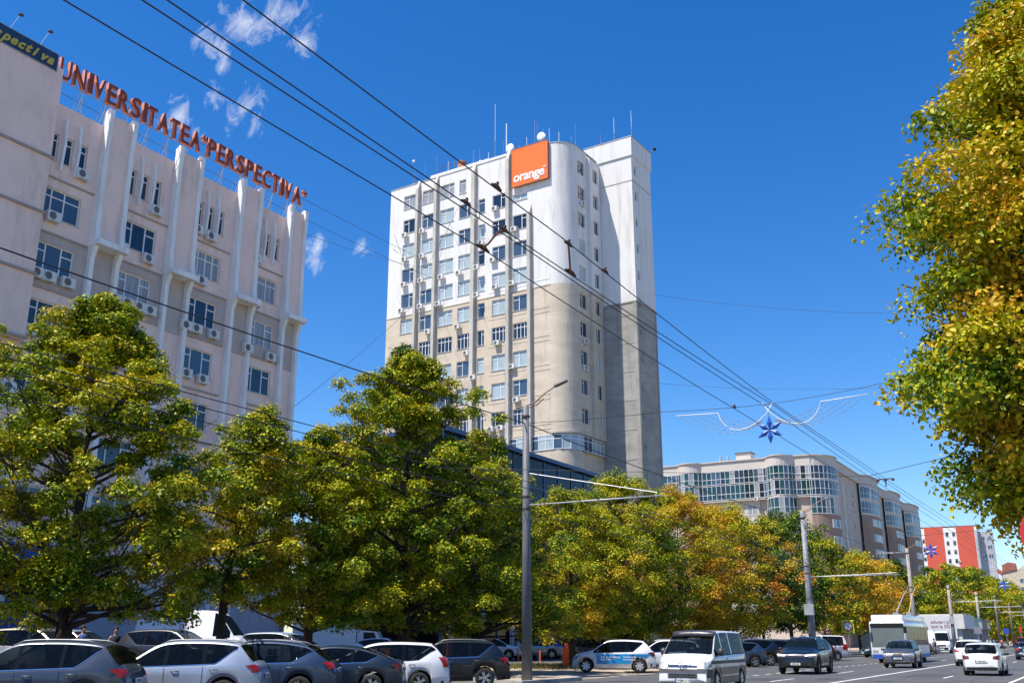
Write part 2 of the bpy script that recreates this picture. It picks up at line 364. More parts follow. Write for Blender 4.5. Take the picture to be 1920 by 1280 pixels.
# ------------------------------------------------------------------ ground, road, paving
def sheet(name, m, poly, z, kind='structure'):
    return tag(MB().add([(x, y, z) for x, y in poly], [tuple(range(len(poly)))]).build(name, m), None, None, None, kind)
sheet('ground', 'ground_earth', [(-1500, -300), (1500, -300), (1500, 2500), (-1500, 2500)], -.012)
sheet('road', 'asphalt', [(-20.6, -60), (-.8, -60), (-.8, 900), (-20.6, 900)], 0)
sheet('parking_lot', 'parking_asphalt', [(-49, 41.4), (-20.6, 41.4), (-20.6, 240), (-49, 240)], -.004)
sheet('driveway', 'paving', [(-36, 41.4), (-20.62, 41.4), (-20.62, 57), (-25, 60), (-36, 66)], .002)
pv = MB(); pv.ext([(-49.4, -20), (-24.4, -20), (-24.4, 37.9), (-20.2, 35.5), (-20.2, 40.2), (-21.4, 41.35), (-49.4, 41.35)], -.02, .13); tag(pv.build('pavement', 'paving'), None, None, None, 'structure')
pv = MB(); pv.ext([(-.55, -60), (12, -60), (12, 600), (-.55, 600)], -.02, .14); tag(pv.build('pavement', 'paving'), None, None, None, 'structure')
tr_ = MB().ext([(-49.4, -20), (-30.3, -20), (-30.3, 41.2), (-49.4, 41.2)], .1, .42); tag(tr_.build('parking_terrace', 'parking_asphalt'), None, None, None, 'structure')
kb = MB(); kb.ext([(-24.4, -20), (-24.18, -20), (-24.18, 37.52), (-19.98, 35.12), (-19.98, 40.3), (-21.3, 41.58), (-30, 41.58), (-30, 41.35), (-21.4, 41.35), (-20.2, 40.2), (-20.2, 35.5), (-24.4, 37.9)], -.02, .15); kb.box(-.78, -.55, -60, 600, -.02, .15)
kb.box(-20.9, -20.65, 165, 600, -.02, .14); tag(fixn(kb.build('kerb', 'kerb')), None, None, None, 'structure')
sheet('parking_lane', 'parking_asphalt', [(-24.3, -60), (-20.58, -60), (-20.58, 38), (-24.3, 38)], .003)
gp = MB().ext([(-20.9, 165), (-20.9, 600), (-60, 600), (-60, 165)], -.02, .12); tag(gp.build('pavement', 'paving'), None, None, None, 'structure')
mk = MB()
def stripe(x, y0, y1, w=.13): mk.add([(x-w/2, y0, .004), (x+w/2, y0, .004), (x+w/2, y1, .004), (x-w/2, y1, .004)], [(0, 1, 2, 3)])
stripe(-10.2, -20, 400, .17); stripe(-4.0, -20, 500, .14)
y = 2.5
while y < 330: stripe(-7.05, y, y+3.2, .12); stripe(-12.75, y+4.5, y+8.2, .12); y += 12.1 if y < 60 else 12.1
y = 40
while y < 150: stripe(-15.45, y, y+1, .14); y += 1.95
stripe(-16.8, 165, 330, .13)
tag(mk.build('road_marking', 'road_paint'), None, None, None, 'structure')
mat('tar', (.04, .04, .042), .6); mat('patch_asphalt', (.062, .062, .066), .85, var=.2, scale=1.5)
pm_ = MB(); r4 = random.Random(9)
for x0, y0, dx, dy in ((-9.0, 52, 1.7, 5), (-12.2, 74, 1.2, 7), (-6.2, 66, 1.4, 3), (-14.6, 44, 1.6, 3.2), (-11.6, 46, .9, 2.4), (-5.6, 84, 1.1, 8)): pm_.quad((x0, y0, .0022), (x0+dx, y0+.1, .0022), (x0+dx-.05, y0+dy, .0022), (x0+.04, y0+dy, .0022))
tag(pm_.build('road_patch', 'patch_asphalt'), None, None, None, 'structure')
tm_ = MB()
for x0 in (-8.6, -11.4, -14.1, -5.5):
    y0 = 30; x_ = x0
    while y0 < 120:
        x1 = x0+r4.gauss(0, .12); tm_.quad((x_-.02, y0, .003), (x_+.02, y0, .003), (x1+.02, y0+1.7, .003), (x1-.02, y0+1.7, .003)); y0 += 1.7; x_ = x1
for k in range(9):
    y0 = 42+k*7+r4.random()*4; x_ = -16; yy = y0
    while x_ < -4.5: y1 = y0+r4.gauss(0, .2); tm_.quad((x_, yy-.025, .0035), (x_+.9, y1-.025, .0035), (x_+.9, y1+.025, .0035), (x_, yy+.025, .0035)); x_ += .9; yy = y1
tag(tm_.build('road_crack_seal', 'tar'), None, None, None, 'structure')
# ------------------------------------------------------------------ pink university building, facade on x=-50 (local x = world y)
PK = thing('university_building', 'pale pink multi storey building with white fins and many air conditioners', 'building', (-50, 0, 0), R(90))
H = 32.3; Y0 = -4; Y1 = 53.75
BW = [(31.95, 34.55), (37.57, 40.2), (43.22, 45.78), (48.8, 51.35)]
rows = [(25.15, 26.95, 'A'), (21.75, 23.55, 'P'), (18.3, 20.1, 'B'), (14.75, 16.55, 'P'), (11.3, 13.1, 'P'), (7.9, 9.7, 'P')]
ops = []; wins = []
kinds = {(0, 0): 'Q', (1, 0): 'P', (2, 0): 'G', (3, 0): 'Q', (0, 1): 'P', (1, 1): 'P', (2, 1): 'P', (3, 1): 'P', (0, 2): 'P', (1, 2): 'P', (2, 2): 'P', (3, 2): 'P'}
glz = {(0, 0): 'pane_mid', (1, 0): 'pane_dark', (2, 0): 'pane_curtain', (3, 0): 'pane_curtain', (0, 1): 'pane_mid', (1, 1): 'pane_curtain', (3, 1): 'pane_curtain', (0, 2): 'pane_dark', (2, 2): 'pane_mid', (3, 2): 'pane_dark', (3, 3): 'pane_curtain'}
for bi, (a, b) in enumerate(BW + [(-1, 2), (4.7, 7.3), (10.4, 13), (16, 18.6), (21.6, 24.2), (27.3, 29.9)]):
    for ri, (z0, z1, k) in enumerate(rows):
        if bi > 3 and ri < 3: continue
        ops.append((a, b, z0, z1)); wins.append((a, b, z0, z1, kinds.get((bi, ri), 'P'), glz.get((bi, ri), 'pane_dark')))
    if bi < 4:
        for k in range(3):
            c = a+.32+k*(b-a-.64)/2; ops.append((c-.3, c+.3, 28.65, 30.4)); wins.append((c-.3, c+.3, 28.65, 30.4, 'S', 'pane_dark'))
w = MB(); wall_open(w, Y0, Y1, 4.2, H, ops, .2)
w.quad((Y1, 0, -.1), (Y1, 16, -.1), (Y1, 16, H), (Y1, 0, H)); w.quad((Y0, 0, -.1), (Y0, 0, H), (Y0, 16, H), (Y0, 16, -.1)); w.quad((Y0, 16, -.1), (Y0, 16, H), (Y1, 16, H), (Y1, 16, -.1))
w.quad((Y0, 0, H-.4), (Y1, 0, H-.4), (Y1, 16, H-.4), (Y0, 16, H-.4)); w.quad((Y0, .3, H), (Y0, .3, H-.4), (Y1, .3, H-.4), (Y1, .3, H)); w.quad((Y0, 0, H), (Y1, 0, H), (Y1, .3, H), (Y0, .3, H))
w.build('wall', 'pink_render', PK)
for a, b, z0, z1, k, g in wins: put_window(PK, a, z0, b-a, z1-z0, k, g, sill=True)
# plain projecting wing on the left
wg = MB(); wg.box(2, 31.85, -.55, -.002, 17.4, 34.2); wg.build('wing_wall', 'pink_render', PK)
for z in (28.35, 24.9, 21.2, 17.45): MB().box(2.0, 31.95, -.68, -.552, z, z+.14).build('ledge', 'ledge', PK)
for a, b in BW:
    for z in (27.5, 24.1, 20.75, 17.3, 13.9): MB().box(a-.05, b+.75, -.09, -.003, z, z+.11).build('ledge', 'ledge', PK)
    gb = MB(); wall_open(gb, a-.1, b+.85, 20.86, 24.1, [(a, b, 21.75, 23.55)], .01, -.006); gb.build('grey_band', 'pink_grey', PK)
# pairs of tapering fins with brackets
for f0 in (35.55, 41.2, 46.95, 52.05):
    sep = 1.8 if f0 < 52 else 1.5
    MB().box(f0+.15, f0+sep-.02, -.035, -.012, 20.6, 24.3).build('grey_panel', 'pink_grey', PK)
    MB().box(f0+.15, f0+sep-.02, -.32, -.005, 24.95, 33.1).build('bay_panel', 'pink_render', PK)
    for k, dx in enumerate((0, sep)):
        m_ = MB(); x = f0+dx; poly = [(0, 24.6), (-.62, 24.6), (-.5, 25.6), (-.44, 28.5), (-.46, 31), (-.56, 33.35), (-.3, 33.45), (0, 33.2)]
        hw = .17
        m_.add([(x-hw, p, z) for p, z in poly]+[(x+hw*.8, p, z) for p, z in poly], [tuple(range(8))[::-1], tuple(range(8, 16))]+[(i, (i+1) % 8, 8+(i+1) % 8, 8+i) for i in range(8)])
        fixn(m_.build('fin', 'fin_white', PK))
        m_ = MB(); poly = [(0, 3), (-.34, 3), (-.34, 23.5), (-.62, 24.25), (0, 24.25)]
        m_.add([(x-.16, p, z) for p, z in poly]+[(x+.13, p, z) for p, z in poly], [tuple(range(5))[::-1], tuple(range(5, 10))]+[(i, (i+1) % 5, 5+(i+1) % 5, 5+i) for i in range(5)])
        fixn(m_.build('fin', 'fin_white', PK))
    MB().box(f0-.2, f0+sep+.2, -1.0, -.002, 24.25, 24.62).build('bracket', 'fin_white', PK)
# lens shaped sun blades between the narrow top windows
for a, b in BW:
    for k in (0, 1):
        x = a+.32+(k+.5)*(b-a-.64)/2+.04; poly = [(0, 28.1), (-.2, 28.1), (-.34, 29.75), (-.2, 31.4), (0, 31.4)]
        m_ = MB().add([(x-.07, p, z) for p, z in poly]+[(x+.07, p, z) for p, z in poly], [tuple(range(5))[::-1], tuple(range(5, 10))]+[(i, (i+1) % 5, 5+(i+1) % 5, 5+i) for i in range(5)])
        fixn(m_.build('sun_blade', 'fin_white', PK))
for y, z in [(34.2, 28.4), (32.7, 25.1), (32.2, 21.5), (32.95, 21.5), (34.2, 21.5), (37.5, 24.9), (39.6, 24.8), (37.5, 21.5), (38.4, 21.5), (39.3, 21.5), (40.15, 21.5), (32.3, 18.15), (33.3, 18.1), (43.3, 28.2), (44.5, 28.1), (44.0, 24.75), (43.1, 21.35), (43.97, 21.35), (45.5, 21.35), (48.9, 28.0), (49.1, 24.7), (48.7, 21.2), (51.0, 21.1), (44.9, 18.1), (43.5, 18.2), (39.8, 28.2), (31.5, 14.7)]:
    put_ac(PK, y, -.38, z+.02)
# shop floor: blue fascia on the left, pale panels further on
MB().box(Y0, Y1-.2, -.35, -.004, 3.9, 4.6).build('ledge', 'shop_white', PK)
MB().box(Y0, 37.5, -.5, -.36, .1, 6.6).build('blue_cladding', 'store_blue', PK)
g = MB()
for k in range(13): g.box(Y0+k*3.2, Y0+k*3.2+.05, -.53, -.502, .2, 6.5)
g.build_each('cladding_joint', 'blue_trim', PK)
MB().box(37.5, Y1-.2, -.3, -.006, .1, 3.88).build('pale_cladding', 'store_white', PK)
g = MB()
for k in range(16): g.box(37.6+k, 37.68+k, -.34, -.302, .2, 3.7)
g.build_each('cladding_joint', 'grey_frame', PK)
c = MB()
for k in range(2): c.lathe([(.35, -.56), (.62, -.56), (.62, -.52), (.35, -.52), (.35, -.56)], 'y', 28, (32.2, 0, 5.3-k*1.55))
c.build_each('ring_emblem', 'white_plastic', PK)
c = MB()
for k in range(2): c.lathe([(.0, -.55), (.34, -.55), (.34, -.52)], 'y', 28, (32.2, 0, 5.3-k*1.55))
c.build_each('emblem_disc', 'tail_red', PK)
# rooftop letters
SG = thing('rooftop_sign', 'dark red block letters reading UNIVERSITATEA PERSPECTIVA on a steel frame', 'sign', (-50, 31.7, H), R(90))
txt = 'UNIVERSITATEA”PERSPECTIVA”'; x = .0; total = 21.9; hgt = 1.42
fac = {'I': .42, '”': .55, 'M': 1.15, 'N': 1.05, 'V': 1.02, 'A': 1.05, 'U': 1.0, 'T': .92, 'E': .88, 'S': .95, 'R': 1, 'P': .93, 'C': 1.02}
unit = total/sum(fac[c] for c in txt)
for ch in txt:
    wd = unit*fac[ch]
    me = text_mesh(ch, hgt*1.36, .13, bold=.024); me.materials.clear(); me.materials.append(M['letter_red']); me.materials.append(M['letter_side'])
    xs = [v.co.x for v in me.vertices]; ys = [v.co.y for v in me.vertices]; mnx, mxx = min(xs), max(xs); sx = (wd*.8)/(mxx-mnx)
    top = max(ys)
    for v in me.vertices:
        v.co.x = (v.co.x-mnx)*sx; v.co.y = v.co.y*(hgt/(1.36*hgt*.73) if ch != '”' else 1.0)
    for p in me.polygons: p.material_index = 0 if abs(p.normal.z) > .5 else 1
    me.transform(Matrix.Translation((x, -.3, 1.4)) @ FACE); link('letter', me, SG); x += wd
fr = MB()
fr.tube([(-.3, -.12, 1.45), (total, -.12, 1.45)], .035, 4); fr.tube([(-.3, -.12, 2.45), (total, -.12, 2.45)], .03, 4)
for k in range(14):
    x = .3+k*1.65
    fr.tube([(x, .15, -.4), (x, -.12, 2.5)], .022, 4); fr.tube([(x, 1.2, -.4), (x, -.12, 2.3)], .018, 4); fr.tube([(x+.35, .5, -.4), (x, -.1, 1.45)], .018, 4); fr.tube([(x-.3, .2, -.4), (x+.05, -.1, 1.45)], .018, 4)
    for z in (0.1, .5, .9): fr.tube([(x, .17, z), (x+.3*(1-z), .4, z)], .012, 3)
fr.build('support_frame', 'steel', SG)
# blue script sign over the wing
BS = thing('wing_sign', 'blue roof sign board with yellow handwritten style letters at the top left corner', 'sign', (-49.4, 15.6, 34.25), R(90))
MB().box(0, 15.75, .0, .14, -.42, .66).build('board', 'sign_blue', BS)
fb = MB(); fb.box(-.04, 15.8, -.02, .16, .662, .70); fb.box(-.04, 15.8, -.02, .16, -.46, -.422); fb.box(15.752, 15.8, -.02, .16, -.42, .66); fb.build('board_frame', 'galv', BS)
x = 15.3-.47*10-.3
sw = [.47]*12
for i, ch in enumerate('Perspectiva'):
    text_obj('letter', ch, .82, .03, 'gold', BS, Matrix.Translation((x+i*.475, -.04, -.2)) @ FACE, bold=.035, shear=.45)
sp = thing('roof_spotlight', 'thin black spotlight on a rod leaning out over the blue roof sign, left one', 'lamp', (-49.35, 28.2, 34.9), R(90), 'spotlights on rods above the blue sign')
MB().tube([(0, 0, 0), (.3, -.25, .95)], .014, 5).build('rod', 'steel', sp)
MB().lathe([(.0, .06), (.07, .06), (.16, -.06), (.13, -.07), (0, -.05)], 'z', 10, (.34, -.28, 1.0)).build('lamp_head', 'black_plastic', sp)
s2 = copy_tree(sp); s2.location = (-49.35, 30.1, 34.9); s2['label'] = 'right one of the thin spotlight rods, nearest the end of the blue roof sign'
s3 = copy_tree(sp)
s3.location = (-49.35, 26.3, 34.9); s3['label'] = 'thin black spotlight on a rod at the far left end of the blue roof sign'
# ------------------------------------------------------------------ tower
TO = Vector((-51.87, 102.64, 0)); TR = R(-2.9)
TW = thing('office_tower', 'tall white and beige office tower with rounded corner and orange sign', 'building', TO, TR)
rw = [(61.4-3.655*k-2.0, 61.4-3.655*k) for k in range(11)]
cols_ = [(-26.2, -24.0), (-22.9, -20.8), (-19.8, -17.45), (-16.6, -14.45), (-13.4, -12.35), (-11.15, -8.95), (-7.95, -5.75)]
ops = []; wn_ = []; rr = random.Random(3)
LP = (-2.4)
for ri, (z0, z1) in enumerate(rw[:10]):
    for ci, (a, b) in enumerate(cols_):
        if ri == 0 and ci > 3: continue
        za, zb, bb = z0, z1, b
        if ri == 0 and ci == 3: bb = -15.5
        if ri == 1 and ci == 6: za, zb = 56.1, 57.05
        old = 43.7 > z1 and ri in (6,) or (ri == 9)
        kind = 'S' if bb-a < 1.4 and not old else ('G' if old and bb-a > 1.4 else ('D' if zb-za < 1.2 else rr.choice(['A', 'A', 'A', 'A2'])))
        gl = rr.choice(['pane_blind', 'pane_blind', 'pane_mid', 'pane_dark', 'pane_mid']) if ri < 4 else rr.choice(['pane_blind', 'pane_blind', 'pane_blind', 'pane_mid'])
        if ri == 0: gl = 'pane_curtain'
        if old: gl = 'pane_dark'
        ops.append((a, bb, za, zb)); wn_.append((a, bb, za, zb, kind, gl))
w = MB(); HT = 62.9; XL = -28.65; RC = 2.6; SX = .2
wall_open(w, XL, LP, 18, HT, ops, .2)
# curved corner and side wall with two window strips
N = 14
arc = [(LP+RC*sin(a), RC-RC*cos(a)) for a in [i*pi/2/N for i in range(N+1)]]
for (x0, y0), (x1, y1) in zip(arc, arc[1:]):
    for za, zb in ((18, 23.0), (24.9, HT)): w.quad((x0, y0, za), (x1, y1, za), (x1, y1, zb), (x0, y0, zb))
sops = [(2.75, 4.5, z0-.1, z1-.2) for z0, z1 in rw[:10]]; side = MB(); wall_open(side, 2.6, 5.2, 24.9, HT, sops, .2)
sops2 = [(6.0, 7.3, z0-.1+(-.2), z1-.4) for z0, z1 in rw[:10]]; side2 = MB(); wall_open(side2, 5.2, 7.95, 24.9, 62.1, sops2, .2)
def rot_side(mb, X): mb.v = [(X-p[1], p[0], p[2]) for p in mb.v]
rot_side(side, SX); rot_side(side2, .65); w.add(side.v, side.f); w.add(side2.v, side2.f)
w.quad((SX, 5.2, 24.9), (.65, 5.2, 24.9), (.65, 5.2, 62.1), (SX, 5.2, 62.1)); w.quad((SX, 5.2, 62.1), (.65, 5.2, 62.1), (.65, 8, 62.1), (SX, 8, 62.1))
w.quad((SX, 2.6, 18), (SX, 8, 18), (SX, 8, 22.9), (SX, 2.6, 22.9)); w.quad((SX, 2.6, 22.9), (SX, 8, 22.9), (.65, 8, 22.9), (.65, 2.6, 22.9))
w.quad((SX, 2.6, 24.9), (.65, 5.2, 24.9), (.65, 8, 24.9), (SX, 8, 24.9))
w.quad((XL, 0, 0), (XL, 0, HT), (XL, 14, HT), (XL, 14, 0)); w.quad((XL, 14, 0), (XL, 14, HT), (0, 14, HT), (0, 14, 0)); w.quad((SX, 8, 60), (SX, 14, 60), (SX, 14, HT), (SX, 8, HT))
w.quad((XL, 0, 0), (LP, 0, 0), (LP, 0, 18), (XL, 0, 18))
for (x0, y0), (x1, y1) in zip(arc, arc[1:]): w.quad((x0, y0, 0), (x1, y1, 0), (x1, y1, 18), (x0, y0, 18))
w.quad((SX, 2.6, 0), (SX, 8, 0), (SX, 8, 18), (SX, 2.6, 18))
w.build('wall', 'tower_wall', TW)
rf = MB(); rf.add([(XL, 0, HT-.5)]+[(x, y, HT-.5) for x, y in arc]+[(SX, 14, HT-.5), (XL, 14, HT-.5)], [tuple(range(len(arc)+3))]); rf.build('roof', 'roof_dark', TW)
cp = MB(); pl = [(XL, 0)]+arc+[(SX, 8)]
for (x0, y0), (x1, y1) in zip(pl, pl[1:]):
    d = Vector((x1-x0, y1-y0, 0)); nn = Vector((d.y, -d.x, 0)).normalized()*.07
    cp.add([(x0+nn.x, y0+nn.y, HT), (x1+nn.x, y1+nn.y, HT), (x1-nn.x*4, y1-nn.y*4, HT), (x0-nn.x*4, y0-nn.y*4, HT), (x0+nn.x, y0+nn.y, HT+.09), (x1+nn.x, y1+nn.y, HT+.09), (x1-nn.x*4, y1-nn.y*4, HT+.09), (x0-nn.x*4, y0-nn.y*4, HT+.09)], [(0, 3, 2, 1), (4, 5, 6, 7), (0, 1, 5, 4), (2, 3, 7, 6)])
cp.build('coping', 'galv', TW)
for a, b, z0, z1, k, g in wn_: put_window(TW, a, z0, b-a, z1-z0, k, g, sill=True)
for a, b, z0, z1 in sops[:10]: put_window(TW, (SX-.12, a, z0), 0, b-a, z1-z0, 'A', rr.choice(['pane_blind', 'pane_mid', 'pane_dark']), rz=R(90))
for a, b, z0, z1 in sops2[:10]: put_window(TW, (.65-.12, a, z0), 0, b-a, z1-z0, 'A', rr.choice(['pane_blind', 'pane_mid', 'pane_dark']), rz=R(90))
# ledge lines between floors (lower part) and the base glazing band
lg = MB()
for ri in range(4, 10):
    z = rw[ri][0]-.35
    for k in (0, .55): lg.box(-5.0, -2.6, -.035, -.001, z-k*1.1, z-k*1.1+.06)
    lg.box(-11.6, -5.6, -.03, -.001, z-.25, z-.19)
lg.box(XL, -5.1, -.06, -.001, 43.6, 43.78); lg.box(-5.1, LP, -.06, -.001, 43.6, 43.78)
lg.box(-12, -5.6, -.05, -.001, 25.0, 25.15)
lg.build_each('ledge', 'tower_wall', TW)
for a, b, top in ((-23.74, -23.3, 63.2), (-20.54, -20.1, 63.2), (-14.3, -13.72, 63.3), (-8.77, -8.27, 63.6), (-5.54, -5.1, 55.1)):
    m_ = MB(); poly = [(0, 22), (-.55, 22), (-.55, top-1.4), (0, top)]
    m_.add([(a, p, z) for p, z in poly]+[(b, p, z) for p, z in poly], [(3, 2, 1, 0), (4, 5, 6, 7)]+[(i, (i+1) % 4, 4+(i+1) % 4, 4+i) for i in range(4)])
    fixn(m_.build('fin', 'tower_fin' if 'tower_fin' in M else 'tower_wall', TW))
bp = [(-13.5, 0), (LP, 0)]+arc[1:]+[(SX, 7.95)]
def glazing(parent, pts, z0, z1, step, zr, off=.0, glass='pane_mid', closed=True, name='glazing', bar=.075):
    """strip of windows along a plan polyline: one mesh of bars and one pane mesh"""
    f = MB(); p = MB(); P = [Vector((x, y, 0)) for x, y in pts]
    L = [0]
    for a, b in zip(P, P[1:]): L.append(L[-1]+(b-a).length)
    def at(s):
        for i in range(len(P)-1):
            if s <= L[i+1]+1e-6: t = (s-L[i])/max(1e-6, L[i+1]-L[i]); return P[i].lerp(P[i+1], t), (P[i+1]-P[i]).normalized()
        return P[-1], (P[-1]-P[-2]).normalized()
    n = max(1, round(L[-1]/step)); q = []
    for k in range(n+1):
        c, d = at(L[-1]*k/n); nn = Vector((d.y, -d.x, 0)); q.append((c, d, nn)); h = bar/2
        a = [c-d*h+nn*(off+.05), c+d*h+nn*(off+.05), c+d*h+nn*(off-.05), c-d*h+nn*(off-.05)]
        f.add([(v.x, v.y, z0) for v in a]+[(v.x, v.y, z1) for v in a], [(0, 1, 5, 4), (1, 2, 6, 5), (3, 0, 4, 7), (4, 5, 6, 7), (0, 3, 2, 1)])
    for (c, d, nn), (c2, d2, n2) in zip(q, q[1:]):
        for z in [z0+bar/2]+list(zr)+[z1-bar/2]:
            a = [c+nn*(off+.04), c2+n2*(off+.04), c2+n2*(off-.04), c+nn*(off-.04)]
            f.add([(v.x, v.y, z-bar/2) for v in a]+[(v.x, v.y, z+bar/2) for v in a], [(0, 1, 5, 4), (4, 5, 6, 7), (0, 3, 2, 1)])
        a, b = c+nn*off, c2+n2*off; p.quad((a.x, a.y, z0), (b.x, b.y, z0), (b.x, b.y, z1), (a.x, a.y, z1))
    o = f.build(name, 'white_frame', parent); pm = p.mesh('pane', None)
    gl = glass if isinstance(glass, (list, tuple)) else [glass]
    pm.materials.clear()
    for g_ in gl: pm.materials.append(M[g_])
    r2 = random.Random(int(z0*7+len(pts)))
    for po in pm.polygons: po.material_index = r2.randrange(len(gl))
    link('pane', pm, o); return o
mat('pole_yellow', (.55, .4, .1), .5); M['tower_fin'] = mat('tower_fin', (.5, .475, .43), .9, var=.12, scale=.6, grime=((.3, .27, .23), .5, .8))
for o in bpy.data.objects:
    if o.name.startswith('fin') and o.parent == TW: o.data.materials[0] = M['tower_fin']
glazing(TW, bp, 23.05, 24.85, 1.05, [24.3], .06, ['pane_blind', 'pane_mid', 'pane_blind'], name='window_band')
eb = MB()
for (x0, y0), (x1, y1) in zip(bp[1:], bp[2:]):
    d = Vector((x1-x0, y1-y0, 0)).normalized(); nn = Vector((d.y, -d.x, 0))
    eb.add([(x0+nn.x*.28, y0+nn.y*.28, 24.95), (x1+nn.x*.28, y1+nn.y*.28, 24.95), (x1, y1, 24.95), (x0, y0, 24.95), (x0+nn.x*.28, y0+nn.y*.28, 25.15), (x1+nn.x*.28, y1+nn.y*.28, 25.15), (x1, y1, 25.15), (x0, y0, 25.15)], [(0, 3, 2, 1), (4, 5, 6, 7), (0, 1, 5, 4)])
eb.build('canopy_ledge', 'tower_fin', TW)
put_window(TW, (SX+.08, 3.0, 19.6), 0, 1.6, 1.3, 'D', 'pane_blind', rz=R(90)); put_window(TW, (SX+.08, 5.9, 19.6), 0, 1.2, 1.1, 'D', 'pane_blind', rz=R(90))
# stair wing
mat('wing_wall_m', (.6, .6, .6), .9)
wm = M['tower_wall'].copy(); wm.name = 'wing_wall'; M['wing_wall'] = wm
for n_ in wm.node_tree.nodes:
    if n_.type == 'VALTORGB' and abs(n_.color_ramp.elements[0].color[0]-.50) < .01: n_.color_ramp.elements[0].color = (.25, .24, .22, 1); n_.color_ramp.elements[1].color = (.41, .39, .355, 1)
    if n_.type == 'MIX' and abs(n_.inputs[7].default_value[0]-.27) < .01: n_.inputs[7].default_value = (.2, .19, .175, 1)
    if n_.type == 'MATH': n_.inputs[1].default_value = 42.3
WY = 8.0; WX = 5.35; WH = 65.2; WD = 13.7
ww = MB(); wops = [(8.75, 9.35, 61.4-3.655*k-1.35, 61.4-3.655*k-.1) for k in range(12)]
sd = MB(); wall_open(sd, WY, WD, 0, WH-2.7, wops, .2); rot_side(sd, WX); ww.add(sd.v, sd.f)
ww.quad((-10, WY, 0), (WX, WY, 0), (WX, WY, WH-2.7), (-10, WY, WH-2.7)); ww.quad((WX, WD, 0), (-10, WD, 0), (-10, WD, WH-2.7), (WX, WD, WH-2.7)); ww.quad((-10, WD, 60), (-10, WY, 60), (-10, WY, WH-2.7), (-10, WD, WH-2.7))
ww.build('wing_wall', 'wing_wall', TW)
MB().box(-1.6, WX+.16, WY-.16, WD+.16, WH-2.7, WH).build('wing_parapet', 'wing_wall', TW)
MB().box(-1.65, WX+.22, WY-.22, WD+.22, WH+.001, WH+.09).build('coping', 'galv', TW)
gr_ = MB()
for k in range(0, 12):
    z = 59.0-3.655*k-.1
    if k == 0 or z < 42: gr_.box(.9, WX+.03, WY-.03, WY-.001, z, z+.12); gr_.box(WX+.001, WX+.03, WY-.03, WD, z, z+.12)
gr_.box(.9, WX+.08, WY-.08, WY-.032, 42.25, 42.45); gr_.box(WX+.032, WX+.08, WY-.08, WD, 42.25, 42.45)
gr_.box(WX+.001, WX+.06, WY+.0, WY+.35, 0, 42.2); gr_.box(WX-.5, WX, WY-.06, WY-.001, 0, 42.2); gr_.box(WX+.001, WX+.06, WD-.35, WD, 0, 42.2)
gr_.build_each('floor_ridge', 'concrete_grey', TW)
for a, b, z0, z1 in wops: put_window(TW, (WX-.1, a, z0), 0, b-a, z1-z0, 'S', 'pane_mid', rz=R(90))
for x, z in [(-25.7, 55.4), (-22.6, 55.3), (-25.6, 51.8), (-22.5, 51.6), (-25.6, 48.1), (-22.6, 48.1), (-19.2, 47.9), (-16.3, 47.9), (-13.1, 55.1), (-12.7, 51.4), (-13.1, 47.9), (-13.1, 44.1), (-10.6, 55.7), (-7.6, 52.1), (-10.9, 48.6), (-10.5, 44.8), (-7.9, 44.8), (-25.9, 44.4), (-22.6, 44.4), (-19.6, 44.2), (-21.2, 40.6), (-16.4, 40.5), (-14.9, 36.7), (-10.2, 37.3), (-13.5, 33.2), (-7.9, 33.9), (-7.3, 29.6), (-11.0, 26.4), (-9.6, 26.4), (-12.5, 26.0)]:
    put_ac(TW, x, -.5 if not (-14.4 < x < -13 or -8.8 < x < -8) else -.95, z)
for y, z in ((3.6, 55.1), (3.6, 36.7), (3.4, 33.3)): put_ac(TW, SX+.4, y, z, R(90))
